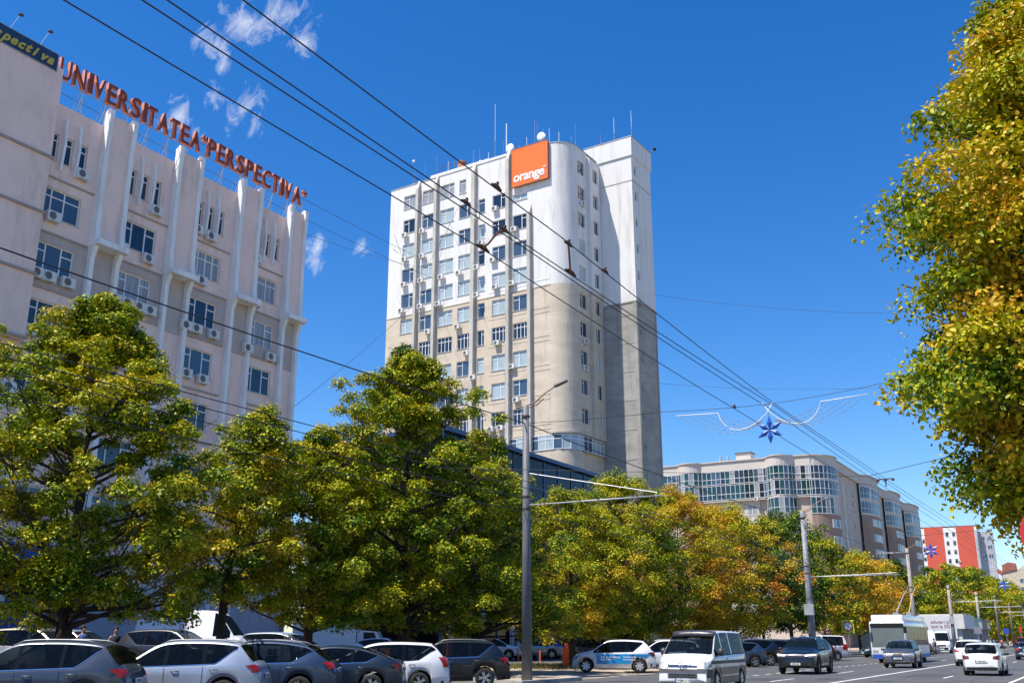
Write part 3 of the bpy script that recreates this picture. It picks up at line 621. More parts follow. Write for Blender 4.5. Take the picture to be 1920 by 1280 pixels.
# lower roof storey to the left of the parapet step, chimney, antennas
MB().box(-21.9, -12.0, .35, 8, HT-.5, HT+.75).build('penthouse', 'tower_wall', TW)
MB().box(-12.03, LP-.4, .002, .5, HT-.3, HT+.45).build('parapet', 'tower_wall', TW)
ch = MB().lathe([(.0, HT), (.62, HT), (.62, HT+2.3), (.55, HT+2.4), (0, HT+2.4)], 'z', 16, (-18.1, 2.5, 0)).build('chimney', 'brick', TW, True)
MB().lathe([(.66, HT+2.35), (.66, HT+2.75), (0, HT+2.8)], 'z', 16, (-18.1, 2.5, 0)).build('chimney_cap', 'rust', ch, True)
for i, (x, y, z0, z1) in enumerate([(-26.9, 3, 62.4, 69), (-25, 3, 62.4, 67.8), (-22.9, 3, 62.4, 68.4), (-19.8, 3, 63.6, 66.6), (-16.4, 3, 63.6, 67.2), (-15.4, 3, 63.6, 67.3), (-13.5, 4, 63.6, 74), (-11.6, 4, 62.4, 70.4), (-12.1, 4, 62.4, 67.8), (-6.6, 4, 62.4, 69.2), (-5.6, 4, 62.4, 67.9), (-4.7, 4, 62.4, 67.6), (-.7, 4, 62.4, 67.2), (.8, 8.3, 65.2, 67), (2.5, 9, 65.2, 69.3), (5.1, 9, 65.2, 69.6)]):
    t = thing('roof_antenna', None, 'antenna', TO+Matrix.Rotation(TR, 3, 'Z') @ Vector((x, y, z0)), TR, 'antennas on the tower roof')
    t['label'] = ['thin mast antenna with small head at the left end of the tower roof', 'short thin rod antenna second from the left on the tower roof', 'thin rod antenna third from the left on the tower roof', 'short antenna left of the orange brick chimney on the tower roof', 'rod antenna just right of the brick chimney on the tower roof', 'mast with small white dish right of the brick chimney', 'tallest hair thin whip antenna on the tower roof', 'thick white rod antenna beside the white dish left of the orange sign', 'short grey mast holding the round white dish left of the orange sign', 'tall mast with a round white dish above the orange sign', 'shorter mast with small dishes above the right half of the orange sign', 'thin white rod at the right end of the orange sign', 'dark thin rod antenna behind the rounded corner of the tower roof', 'short rod with a ball tip where the stair wing meets the tower', 'fine lattice antenna in the middle of the stair wing roof', 'rod antenna near the right corner of the stair wing roof'][i]
    h = z1-z0
    mm = MB().tube([(0, 0, 0), (0, 0, h*.45)], .055, 6); mm.build('mast', 'steel', t)
    MB().tube([(0, 0, h*.45), (0, 0, h)], .075 if i == 7 else .028, 6).build('rod', 'white_plastic' if i in (6, 7, 11, 14, 15) else 'steel', t)
    if i in (0, 5, 8, 9, 10):
        for kk, (dx, dz, rr_) in enumerate({0: [(-.1, h*.9, .2)], 5: [(.25, h*.35, .3)], 8: [(1.25, h*.72, .66)], 9: [(.75, h*.62, .62), (-.55, h*.4, .38)], 10: [(.15, h*.75, .35)]}[i]):
            MB().lathe([(0, -.28), (rr_*.7, -.26), (rr_, -.2), (rr_, -.1), (rr_*.3, .1), (0, .1)], 'y', 20, (dx, -.1, dz)).build('dish', 'white_plastic', t, True)
        MB().tube([(-.6 if i == 9 else 0, -.05, h*.5), (1.1 if i in (8, 9) else .3, -.05, h*.5)], .03, 5).build('bracket', 'steel', t)
for i, (x, y, z0, z1) in enumerate([(-28, 4, 62.4, 65.6), (-24, 5, 62.4, 65.8), (-21.6, 4, 63.6, 67.4), (-17.2, 4, 63.6, 67.9), (-14.6, 4, 63.6, 66.8), (-10.2, 5, 62.4, 67.2), (-8.9, 5, 62.4, 68.0), (-7.6, 5, 62.4, 70.2), (-3.2, 4, 62.4, 66.6), (-1.9, 5, 62.4, 66)]):
    t = thing('roof_antenna', 'one of the short plain hair thin rods scattered along the tower roof', 'antenna', TO+Matrix.Rotation(TR, 3, 'Z') @ Vector((x, y, z0)), TR, 'plain thin rods on the tower roof')
    b = MB().tube([(0, 0, 0), (0, 0, z1-z0)], .035, 5)
    b.build('rod', 'steel' if i % 2 else 'white_plastic', t); MB().tube([(-.35, 0, (z1-z0)*.6), (.35, 0, (z1-z0)*.62)], .02, 4).build('cross_bar', 'steel', t)
yagi = thing('roof_antenna', 'red and grey television aerials left of the brick chimney', 'antenna', TO+Matrix.Rotation(TR, 3, 'Z') @ Vector((-20.9, 2, 63.4)), TR, 'antennas on the tower roof')
m_ = MB()
for x in (0, 1.0): m_.tube([(x, 0, 0), (x, 0, 2.2)], .03, 5); m_.tube([(x-.7, 0, 1.9), (x+.5, 0, 2.3)], .025, 4); [m_.tube([(x-.5+k*.3, -.35, 1.97+k*.1), (x-.5+k*.3, .35, 1.97+k*.1)], .015, 4) for k in range(4)]
m_.build('aerial', 'rust', yagi)
cm = thing('security_camera', 'small dark camera head on the far right corner of the tower roof', 'camera', TO+Matrix.Rotation(TR, 3, 'Z') @ Vector((5.6, 13.6, 65.3)), TR)
MB().tube([(0, 0, 0), (.5, 0, .25)], .04, 5).build('arm', 'steel', cm); MB().lathe([(0, -.18), (.2, -.12), (.22, .12), (0, .2)], 'y', 12, (.62, 0, .3)).build('head', 'black_plastic', cm, True)
OS = thing('orange_sign', 'square orange logo panel with white lowercase lettering near the tower top', 'sign', TO+Matrix.Rotation(TR, 3, 'Z') @ Vector((-7.8, -.45, 57.95)), TR)
MB().box(0, 5.42, 0, .35, 0, 5.3).build('panel', 'orange_sign', OS)
fb = MB(); fb.box(-.05, 5.47, -.03, .2, 5.302, 5.37); fb.box(-.05, 5.47, -.03, .2, -.07, -.002); fb.box(-.07, -.002, -.03, .2, 0, 5.3); fb.box(5.422, 5.49, -.03, .2, 0, 5.3); fb.build('panel_frame', 'letter_side', OS)
text_obj('lettering', 'orange', 1.82, .02, 'white_plastic', OS, Matrix.Translation((.24, -.03, .6)) @ FACE, bold=.045, space=.93)
text_obj('trademark', 'TM', .34, .02, 'white_plastic', OS, Matrix.Translation((4.75, -.03, 1.55)) @ FACE, bold=.01)
# ------------------------------------------------------------------ dark glass building with blue trim, facade x=-44
GB = thing('glass_building', 'low dark mirrored glass building with blue roof trim in front of the tower', 'building', (-44, 0, 0), R(90))
MB().box(65, 93, .05, 12, 0, 17.6).build('curtain_wall', 'dark_glass', GB)
MB().box(64.8, 93.2, -.35, 12.2, 17.602, 17.95).build('roof_trim', 'blue_trim', GB)
bb = MB()
for k in range(11): bb.box(64.8+k*2.8-.06, 64.8+k*2.8+.06, -.02, .048, 0, 17.6)
for z in (14.9, 12, 9, 6, 3): bb.box(65, 93, -.015, .047, z-.07, z+.07)
bb.build('mullion', 'blue_trim', GB)
f_ = MB()
for k in range(6): f_.box(66+k*4.6, 66.3+k*4.6, -.3, -.02, 0, 4.0)
f_.build_each('column', 'store_white', GB)
LB = thing('low_annex', 'low dark roofed annex between the pink building and the glass building', 'building', (-52, 0, 0), R(90))
MB().box(53.9, 56.7, .1, 14, 0, 14.6).build('wall', 'pink_grey', LB); MB().box(53.85, 56.75, -.2, 14.2, 14.602, 14.95).build('roof', 'roof_dark', LB)
# ------------------------------------------------------------------ curved apartment block
AP = thing('apartment_block', 'long beige and brown apartment block with curved glazed bays', 'building', (0, 0, 0))
def bulge(p0, p1, depth, n=8, power=.75):
    P0, P1 = Vector(p0), Vector(p1); d = (P1-P0); nn = Vector((d.y, -d.x)).normalized()
    return [tuple(P0+d*(i/n)+nn*depth*(sin(pi*i/n)**power)) for i in range(n+1)]
YF = 191.0; XF = -43.0
front = [(-84, YF), (-72.5, YF)]+bulge((-72.2, YF), (-67.3, YF), 1.6)+[(-63, YF-.1), (-58, YF-.1), (-54.6, YF)]+bulge((-54.3, YF), (-48.8, YF+.3), 2.6)+[(-45.8, YF+.6)]
corner = bulge((-46.2, YF+.6), (XF, YF+8.5), 1.9, 12, .6)
right = [(XF, 208), (XF, 221)]
b2 = bulge((XF, 221), (XF, 238), 2.0, 10, .6); b3 = bulge((XF, 248.5), (XF, 265), 2.0, 10, .6); b4 = bulge((XF, 275), (XF, 293), 2.0, 10, .6)
allp = front+corner+right+b2+b3+b4
def ribbon(pts, z0, z1, m, name, off=0, cap=False):
    mb = MB()
    for a, b in zip(pts, pts[1:]):
        d = Vector((b[0]-a[0], b[1]-a[1])); 
        if d.length < 1e-4: continue
        nn = Vector((d.y, -d.x)).normalized()*off
        mb.quad((a[0]+nn.x, a[1]+nn.y, z0), (b[0]+nn.x, b[1]+nn.y, z0), (b[0]+nn.x, b[1]+nn.y, z1), (a[0]+nn.x, a[1]+nn.y, z1))
    if cap:
        for z in (z0, z1): mb.add([(x, y, z) for x, y in pts], [tuple(range(len(pts)))])
    return mb.build(name, m, AP)
hull = allp+[(-60, 293), (-60, 206), (-84, 206)]
def slab(pts, z0, z1, m, name): o = MB().ext(pts, z0, z1).build(name, m, AP); return fixn(o)
core = [(-84, YF+.9), (-49, YF+.9), (-44.6, YF+1.5), (XF-.5, YF+9), (XF-.5, 292.5), (-60, 292.5), (-60, 206), (-84, 206)]
slab(core, 0, 34.2, 'apt_beige', 'wall')
slab(hull, 33.5, 35.25, 'apt_parapet', 'parapet')
slab([(x*1.0+(.25 if x > -44 else 0), y-(.25 if y < 195 else 0)) for x, y in hull], 35.252, 35.45, 'apt_parapet', 'cornice')
# brown lower walls of the bays
for si_, seg in enumerate((corner, b2, b3, b4)): slab(seg, 0, 26.9 if si_ else 24.2, 'apt_brown', 'bay_wall'); slab(seg, 26.9 if si_ else 24.2, 33.4, 'apt_parapet', 'bay_wall')
slab(front+[(-45.8, YF+1.2), (-84, YF+1.2)], 27.45, 27.75, 'apt_parapet', 'bay_floor'); slab(front[1:11]+[(-67.3, YF+1.2), (-72.5, YF+1.2)], 0, 27.4, 'apt_brown', 'bay_wall')
i0 = front.index((-54.6, YF)); cb = front[i0+1:i0+10]; slab(cb, 23.2, 24.2, 'apt_parapet', 'bay_floor'); slab([(x*.6-.4*51.5, y*.6+.4*192) for x, y in cb], 20.5, 23.2, 'apt_parapet', 'bay_floor')
gg = ['pane_green', 'pane_green', 'pane_mid', 'pane_dark', 'pane_curtain']
fr2 = front+corner[1:7]
glazing(AP, front, 27.8, 30.65, .95, [28.9], .05, gg); glazing(AP, front, 30.85, 33.45, .95, [31.9], .05, gg)
glazing(AP, cb, 24.3, 27.4, .95, [25.5], .05, gg)
dk = ['pane_mid', 'pane_blind', 'pane_mid', 'pane_dark']
for z0, z1 in ((30.85, 33.45), (27.8, 30.65)): glazing(AP, corner, z0, z1, .95, [(z0+z1)/2-.2], .05, gg+dk)
glazing(AP, corner[:7], 24.3, 27.4, .95, [25.5], .05, gg); 
for seg in (b2, b3, b4):
    for z0, z1 in ((30.4, 32.9), (27.2, 29.8)): glazing(AP, seg, z0, z1, 1.1, [(z0+z1)/2-.2], .06, dk)
for si, seg in enumerate((corner, b2, b3, b4)):
    for k in range(7):
        z1 = (26.2 if si else 23.3)-3.15*k
        if z1 < 4: continue
        glazing(AP, seg[2:-1] if si else seg[5:], z1-1.55, z1, 1.15, [], .07, ['pane_blind', 'pane_mid', 'pane_dark'], name='window')
# beige strips between bays with small windows
for y0, y1 in ((200.5, 220.5), (238.7, 248), (265.5, 274.5)):
    for k in range(9):
        for yy in ([y0+2, y0+6, y0+11, y0+15] if y1-y0 > 12 else [y0+2, y0+6]):
            put_window(AP, (XF-.42, yy, 31-3.15*k-1.4), 0, 1.0, 1.4, 'S', 'pane_dark', rz=R(90))
wnd = [(-66, 24.6), (-63, 24.6), (-58.5, 24.6), (-66, 21.4), (-62.5, 21.4), (-58.5, 21.4)]
for x, z in wnd: put_window(AP, (x, YF+.62, z), 0, 1.9, 1.9, 'D', 'pane_curtain')
slab([(-84, YF+.7), (-56, YF+.7), (-56, YF+.88), (-84, YF+.88)], 0, 27.4, 'apt_parapet', 'wall_panel')
MB().box(-61.2, -58.2, YF+4, YF+6.5, 35.2, 37.4).build('chimney', 'apt_parapet', AP); MB().box(-61.4, -58, YF+3.8, YF+6.7, 37.402, 37.6).build('chimney_cap', 'roof_dark', AP)
v = MB(); v.tube([(-64.8, YF+5, 35), (-64.8, YF+5, 37.3)], .28, 8); v.tube([(-63.2, YF+5, 35), (-63.2, YF+5, 37.2)], .28, 8); v.build_each('vent_pipe', 'galv', AP)
dp = MB().tube([(XF-.25, 206.5, 4), (XF-.25, 206.5, 33)], .09, 6).build('drain_pipe', 'white_plastic', AP)
put_ac(AP, -56.4, YF-.4, 27.6)
for y, z in ((239, 26.8), (240.5, 23.2), (266, 25.6), (246, 17), (216, 28.4), (233, 23.5)): put_ac(AP, XF+(.1 if y != 233 else 2), y, z, R(90))
# ------------------------------------------------------------------ far red and white block
RB = thing('apartment_block', 'distant white apartment tower with broad red vertical bands', 'building', (-60.5, 380, 0), R(4))
RB.location = (-55.0, 376, 0)
MB().box(0, 19, 0, 14, 0, 38.5).build('wall', 'white_render', RB)
MB().box(-1.8, -.002, .8, 14, 0, 36).build('wall', 'white_render', RB)
for x0, x1, z in ((2.2, 8.2, 38.5), (12.4, 18.0, 38.4)): MB().box(x0, x1, -.12, -.003, 0, z+.3).build('red_band', 'red_render', RB)
MB().box(-6.5, -1.802, 1.2, 12, 0, 34.6).build('side_wing', 'white_render', RB); MB().box(-3.0, .0, .9, 1.198, 0, 35.4).build('red_band', 'red_render', RB)
MB().box(18.2, 18.9, -.5, -.005, 0, 37).build('balcony_stack', 'grey_render', RB)
MB().box(19.002, 23.5, 3, 14, 0, 37).build('side_wing', 'grey_render', RB)
MB().box(-4.5, -1.9, 3, 6, 34.6, 37.3).build('lift_house', 'red_render', RB); MB().box(-.1, 19.1, -.15, 14.1, 38.82, 38.98).build('coping', 'galv', RB)
for k in range(12):
    z = 35.4-3.0*k
    for x in (8.9, 11.0): put_window(RB, (x, -.08, z), 0, 1.0, 1.6, 'S', 'pane_dark')
    put_window(RB, (-2.2, .84, z-2.6), 0, 1.7, 1.5, 'D', 'pane_blind'); put_window(RB, (-5.9, 1.14, z-2.6), 0, 2.3, 1.4, 'D', 'pane_mid'); put_window(RB, (1.2, -.08, z-2), 0, .9, 1.4, 'S', 'pane_dark')
    for x in (19.5, 21.5): put_window(RB, (x, 2.95, z-1.5), 0, 1.6, 1.5, 'D', 'pane_mid')
for x, z in ((13.2-3, 25.5), (12.3, 27), (9.9, 22), (-1.4, 28.8), (-1.2, 22.6), (-1.1, 25)): put_ac(RB, x, -.4 if x > 0 else .5, z)
# cream building at the right edge
CB = thing('apartment_house', 'far cream building with stepped gable and red tiled roof at the right edge', 'building', (-33, 420, 0), R(3))
MB().prism([(0, 0), (26, 0), (26, 27), (14, 27), (9, 29.3), (4.5, 26), (0, 25)], 0, 14).build('wall', 'cream_render', CB)
MB().prism([(-.3, 25.1), (4.5, 26.1), (4.5, 28.5), (2, 29), (-.3, 28)], -.3, 13).build('roof', 'roof_tile', CB)
MB().prism([(9.5, 29.3), (14, 27.1), (26, 27.1), (26, 30), (12, 30.4)], 1, 12).build('roof', 'roof_tile', CB)
for k in range(8):
    for x in (5, 12, 17): put_window(CB, (x, -.08, 21.5-3*k), 0, 2.6 if x == 5 else 1.2, 1.5, 'D', 'pane_mid')
MB().box(1.5, 7.5, -2, -.003, 0, 17).build('glass_bay', 'pane_mid', CB)
FB = thing('apartment_house', 'narrow pale house beside the red and white tower', 'building', (-37.5, 415, 0), R(3))
MB().prism([(0, 0), (4.2, 0), (4.2, 24), (0, 27.5)], 0, 12).build('wall', 'white_render', FB); MB().prism([(-.2, 27.7), (4.4, 24.2), (4.4, 25.6), (-.2, 29)], -.2, 12).build('roof', 'red_render', FB)
for k in range(7): put_window(FB, (1.4, -.08, 20-3*k), 0, 1.2, 1.4, 'D', 'pane_dark')
# ------------------------------------------------------------------ vehicles
def interp(pts, x):
    for (a, b), (c, d) in zip(pts, pts[1:]):
        if x <= c:
            t = (x-a)/(c-a) if c > a else 0; t = max(0, min(1, t)); return b+(d-b)*t
    return pts[-1][1]
def smooth_profile(pts, n=4):
    """Chaikin-rounded profile"""
    for _ in range(2):
        q = [pts[0]]
        for (a, b), (c, d) in zip(pts, pts[1:]):
            q += [(a*.78+c*.22, b*.78+d*.22), (a*.22+c*.78, b*.22+d*.78)]
        q.append(pts[-1]); pts = q
    return pts
CT = {}
CT['suv'] = dict(L=4.5, W=1.84, H=1.64, wb=(-1.33, 1.34), wr=.35, top=[(-2.25, .5), (-2.24, .8), (-2.17, 1.03), (-2.02, 1.15), (-1.72, 1.5), (-1.6, 1.6), (-.9, 1.66), (0, 1.66), (.45, 1.6), (1.22, 1.08), (1.9, .98), (2.13, .86), (2.22, .66), (2.25, .45)],
    belt=[(-2.25, 1.14), (-1.0, 1.06), (1.2, .98), (2.25, .85)], ws=(.42, 1.24), rg=(-2.03, -1.66), sg=(-1.62, 1.08), pil=(-.78, .2), low=.24, roof=.72)
CT['crossover'] = dict(CT['suv'], L=4.66, W=1.87, top=[(-2.33, .55), (-2.32, .85), (-2.24, 1.02), (-2.1, 1.12), (-1.6, 1.47), (-1.35, 1.56), (-.6, 1.65), (.1, 1.65), (.5, 1.57), (1.3, 1.1), (2.0, .99), (2.2, .86), (2.3, .66), (2.33, .42)], wb=(-1.33, 1.33), rg=(-2.12, -1.45), sg=(-1.75, 1.15), ws=(.48, 1.32), belt=[(-2.3, 1.16), (-1.0, 1.04), (1.2, .98), (2.3, .85)], low=.25)
CT['hatch'] = dict(CT['suv'], L=4.08, W=1.78, top=[(-2.04, .5), (-2.03, .75), (-1.97, .95), (-1.88, 1.03), (-1.58, 1.4), (-1.42, 1.48), (-.6, 1.53), (.05, 1.52), (.4, 1.46), (1.08, 1.0), (1.7, .9), (1.93, .76), (2.01, .6), (2.04, .4)], wb=(-1.24, 1.35), wr=.31, rg=(-1.89, -1.5), sg=(-1.42, .98), ws=(.38, 1.1), pil=(-.62, .12), belt=[(-2.04, 1.02), (-1, .96), (1.2, .9), (2.04, .78)], low=.2)
CT['liftback'] = dict(CT['suv'], L=4.47, W=1.82, top=[(-2.23, .5), (-2.22, .8), (-2.16, .98), (-2.05, 1.05), (-1.5, 1.24), (-.9, 1.41), (-.3, 1.46), (.15, 1.45), (.6, 1.34), (1.25, .98), (1.95, .86), (2.15, .74), (2.21, .58), (2.23, .4)], wb=(-1.32, 1.38), wr=.32, rg=(-2.0, -.95), sg=(-1.45, 1.1), ws=(.4, 1.27), pil=(-.72, .2), belt=[(-2.23, 1.03), (-1, .96), (1.2, .88), (2.23, .76)], low=.18)
CT['mpv'] = dict(CT['suv'], L=4.63, W=1.78, top=[(-2.31, .5), (-2.3, .8), (-2.24, 1.02), (-2.14, 1.12), (-1.82, 1.48), (-1.66, 1.56), (-.7, 1.6), (.1, 1.58), (.6, 1.46), (1.5, 1.02), (2.0, .88), (2.2, .74), (2.29, .58), (2.31, .4)], wb=(-1.35, 1.43), wr=.32, rg=(-2.14, -1.72), sg=(-1.85, 1.3), ws=(.5, 1.52), pil=(-.8, .2), belt=[(-2.31, 1.1), (-1, 1.0), (1.3, .93), (2.31, .8)], low=.18)
CT['sedan'] = dict(CT['suv'], L=4.65, W=1.82, top=[(-2.32, .5), (-2.31, .8), (-2.26, 1.0), (-2.1, 1.07), (-1.6, 1.1), (-1.0, 1.38), (-.6, 1.45), (.1, 1.46), (.5, 1.38), (1.2, .98), (1.95, .88), (2.2, .75), (2.3, .58), (2.32, .4)], wb=(-1.35, 1.4), wr=.32, rg=(-1.62, -.95), sg=(-1.3, 1.05), ws=(.38, 1.22), pil=(-.62, .18), belt=[(-2.32, 1.02), (-1, .95), (1.2, .88), (2.32, .78)], low=.18)
CT['big_suv'] = dict(CT['suv'], L=4.95, W=2.0, top=[(-2.47, .55), (-2.46, .9), (-2.38, 1.1), (-2.25, 1.22), (-1.95, 1.6), (-1.8, 1.68), (-.8, 1.78), (0, 1.79), (.4, 1.73), (1.1, 1.23), (2.0, 1.12), (2.35, 1.0), (2.45, .8), (2.47, .45)], wb=(-1.5, 1.5), wr=.39, rg=(-2.26, -1.88), sg=(-1.8, .98), ws=(.36, 1.12), pil=(-.8, .12), belt=[(-2.47, 1.25), (-1, 1.16), (1.2, 1.12), (2.47, 1.0)], low=.27)
CT['van'] = dict(CT['suv'], L=4.9, W=1.9, top=[(-2.45, .5), (-2.44, 1.1), (-2.36, 1.6), (-2.22, 1.9), (-2.1, 1.96), (-1, 1.99), (.6, 1.98), (.95, 1.93), (1.12, 1.86), (1.8, 1.22), (1.9, 1.16), (2.25, .98), (2.38, .88), (2.43, .7), (2.45, .4)], wb=(-1.5, 1.5), wr=.34, rg=(-2.4, -2.26), sg=(-2.12, 1.62), ws=(1.05, 1.82), pil=(-.35, .68), belt=[(-2.45, 1.2), (1.2, 1.14), (1.9, 1.1), (2.45, .85)], low=.22, roof=.83)
CT['cargo'] = dict(CT['suv'], L=6.0, W=2.0, top=[(-3, .6), (-2.99, 1.6), (-2.96, 2.4), (-2.85, 2.62), (-2.6, 2.68), (0, 2.7), (1.1, 2.66), (1.4, 2.5), (2.15, 1.5), (2.25, 1.4), (2.75, 1.15), (2.92, 1.0), (2.98, .75), (3, .45)], wb=(-1.7, 1.9), wr=.35, rg=(-9, -9), sg=(1.1, 2.0), ws=(1.42, 2.2), pil=(-9, -9), belt=[(-3, 1.5), (1.2, 1.4), (2.1, 1.3), (3, .95)], low=.3, roof=.86)
CT['suv']['dlo'] = [(-1.75, 1.52), (-1.5, 1.38), (-1.2, 1.14), (-1.0, 1.0)]
CT['crossover']['dlo'] = [(-1.8, 1.36), (-1.55, 1.28), (-1.15, 1.08), (-1.0, .9)]
CT['hatch']['dlo'] = [(-1.5, 1.4), (-1.25, 1.2), (-1.0, 1.0), (-.9, .8)]
CT['liftback']['dlo'] = [(-1.55, 1.16), (-1.3, 1.05), (-1.0, .9)]
CT['mpv']['dlo'] = [(-2.0, 1.4), (-1.7, 1.28), (-1.3, 1.02), (-1.1, .9)]
CT['sedan']['dlo'] = [(-1.4, 1.15), (-1.2, 1.05), (-.95, .9)]
CT['big_suv']['dlo'] = [(-2, 1.6), (-1.75, 1.4), (-1.6, 1.25), (-1.5, 1.0)]
def wheel_meshes(r, kind):
    k = ('wheel', r, kind)
    if k in WM: return WM[k]
    t = MB().lathe([(r*.66, -.11), (r*.9, -.115), (r, -.075), (r, .075), (r*.9, .115), (r*.66, .1)], 'y', 28)
    m = MB(); m.lathe([(0, .02), (r*.6, .02), (r*.67, .1), (r*.69, .1), (r*.69, -.1)], 'y', 28)
    sp = MB(); n = 5 if kind != 'hub' else 7
    for i in range(n):
        a = 2*pi*i/n
        for s in ((-.12, .12) if kind == 'alloy' else (0,)):
            ux, uz = cos(a), sin(a); vx, vz = -sin(a), cos(a); w0, w1 = (.028, .02) if kind == 'alloy' else (.035, .05 if kind == 'hub' else .04)
            A = [(ux*r*.08+vx*w0, .085, uz*r*.08+vz*w0), (ux*r*.08-vx*w0, .085, uz*r*.08-vz*w0)]
            o = s*r; B = [(ux*r*.65+vx*(o+w1), .09, uz*r*.65+vz*(o+w1)), (ux*r*.65+vx*(o-w1), .09, uz*r*.65+vz*(o-w1))]
            q = [A[0], A[1], B[1], B[0]]; sp.add(q+[(x, .03, z) for x, y, z in q], [(0, 1, 2, 3), (0, 4, 5, 1), (2, 6, 7, 3), (1, 5, 6, 2), (3, 7, 4, 0)])
    sp.lathe([(0, .105), (r*.16, .1), (r*.18, .06)], 'y', 14)
    WM[k] = (t.mesh('tyre', 'tyre', True), m.mesh('rim_barrel', 'rim_dark', True), sp.mesh('rim', 'hub_silver' if kind == 'hub' else ('rim_dark' if kind == 'dark' else 'alloy'))); return WM[k]
def body_meshes(kind):
    if ('car', kind) in WM: return WM[('car', kind)]
    c = CT[kind]; L, Wd = c['L'], c['W']; hl = L/2; top = smooth_profile(c['top']); roofk = c['roof']
    xs = {round(p[0], 3) for p in top}
    for xw in c['wb']:
        for k in range(-10, 11): xs.add(round(xw+(c['wr']+.075)*sin(k*pi/20), 3))
        xs.add(round(xw-c['wr']-.085, 3)); xs.add(round(xw+c['wr']+.085, 3))
    k = -hl
    while k < hl: xs.add(round(k, 3)); k += .12
    for p in c['pil']:
        if p > -8: xs.add(p-.045); xs.add(p+.045)
    for p in (*c['ws'], *c['rg'], *c['sg']):
        if p > -8: xs.add(p)
    xs = sorted(x for x in xs if -hl <= x <= hl)
    xs = [x for i, x in enumerate(xs) if i == 0 or x-xs[i-1] > .004]
    rows_ = []
    for x in xs:
        e = max(0, (abs(x)-(hl-.85))/.85); w = Wd/2*(1-(.2 if kind not in ('van', 'cargo') else .13)*e**2.4)
        zt = interp(top, x); bt = interp(c['belt'], x); base = min(bt, zt-.07); zs = max(base, min(interp(c.get('dlo', [(-9, 0), (9, 0)]), x), zt-.1)); low = c['low']+(.06*e if e > 0 else 0)
        zb = low
        for xw in c['wb']:
            rr2 = c['wr']+.075
            if abs(x-xw) < rr2: zb = max(zb, .0+c['wr']+sqrt(max(0, rr2**2-(x-xw)**2))-.0)
        zb = min(zb, base-.12); h = zt-zs; gh = max(0, h-.07)
        tum = (1-roofk)*Wd/2/.6 if kind not in ('van', 'cargo') else .2
        y5 = w*.965-tum*(zs-base); y6 = y5-tum*min(gh, 2) if (zt-base) > .12 else w*.9; y6 = max(y6, .1)
        p = [(0, zb), (w*.9, zb), (w*.975, zb+.02), (w*.995, zb+(base-zb)*.35), (w, zb+(base-zb)*.7), (w*.985, base-.03), (y5, zs), (y6, zs+gh), (y6*.955, zt-.022), (y6*.6, zt), (0, zt+.012)]
        rows_.append([(x, y, z) for y, z in p])
    n = len(rows_[0]); body = MB(); gs = MB(); gw = MB(); gr = MB(); gp_ = MB()
    idx = {}
    def vid(mb, key, p):
        d = idx.setdefault(id(mb), {})
        if key not in d: d[key] = len(mb.v); mb.v.append(p)
        return d[key]
    for i in range(len(rows_)-1):
        xa, xb = xs[i], xs[i+1]; xm = (xa+xb)/2
        for j in range(n-1):
            for s in (1, -1):
                tgt = body
                if j == 6 and c['sg'][0] < xm < c['sg'][1] and max(rows_[i][7][2]-rows_[i][6][2], rows_[i+1][7][2]-rows_[i+1][6][2]) > .02: tgt = gp_ if any(abs(xm-p) < .045 for p in c['pil']) and kind != 'van' else (body if any(abs(xm-p) < .045 for p in c['pil']) else gs)
                if j in (8, 9) and c['ws'][0] < xm < c['ws'][1]: tgt = gw
                if j in (8, 9) and c['rg'][0] < xm < c['rg'][1]: tgt = gr
                q = [((i, j), rows_[i][j]), ((i+1, j), rows_[i+1][j]), ((i+1, j+1), rows_[i+1][j+1]), ((i, j+1), rows_[i][j+1])]
                ids = [vid(tgt, (a, s if p[1] > 1e-6 else 0), (p[0], p[1]*s, p[2])) for a, p in q]
                if len(set(ids)) < 3: continue
                tgt.f.append(tuple(ids) if s > 0 else tuple(ids[::-1]))
    for i in (0, -1):
        r_ = rows_[i]; ii = 0 if i == 0 else len(rows_)-1
        ids = [vid(body, ((ii, j), 1 if r_[j][1] > 1e-6 else 0), r_[j]) for j in range(n)]+[vid(body, ((ii, j), -1), (r_[j][0], -r_[j][1], r_[j][2])) for j in range(n-2, 0, -1)]
        body.f.append(tuple(ids))
    bvh = BVHTree.FromPolygons([Vector(v) for v in body.v+gs.v+gw.v+gr.v+gp_.v], [f for f in body.f]+[tuple(k+len(body.v)+len(gs.v)+len(gw.v)+len(gr.v) for k in f) for f in gp_.f]+[tuple(k+len(body.v) for k in f) for f in gs.f]+[tuple(k+len(body.v)+len(gs.v) for k in f) for f in gw.f]+[tuple(k+len(body.v)+len(gs.v)+len(gw.v) for k in f) for f in gr.f])
    def fin_(mb, name, m):
        me = mb.mesh(name, m, True)
        bm = bmesh.new(); bm.from_mesh(me); bmesh.ops.recalc_face_normals(bm, faces=bm.faces); bm.to_mesh(me); bm.free(); return me
    out = dict(body=fin_(body, 'body', 'paint_white'), side=[fin_(q, 'side_window', 'car_glass') for q in gs.islands()], front=fin_(gw, 'windshield', 'car_glass_clear'), rear=fin_(gr, 'rear_window', 'car_glass') if gr.f else None, pillar=[fin_(q, 'pillar', 'pillar_black') for q in gp_.islands()], bvh=bvh)
    WM[('car', kind)] = out; return out
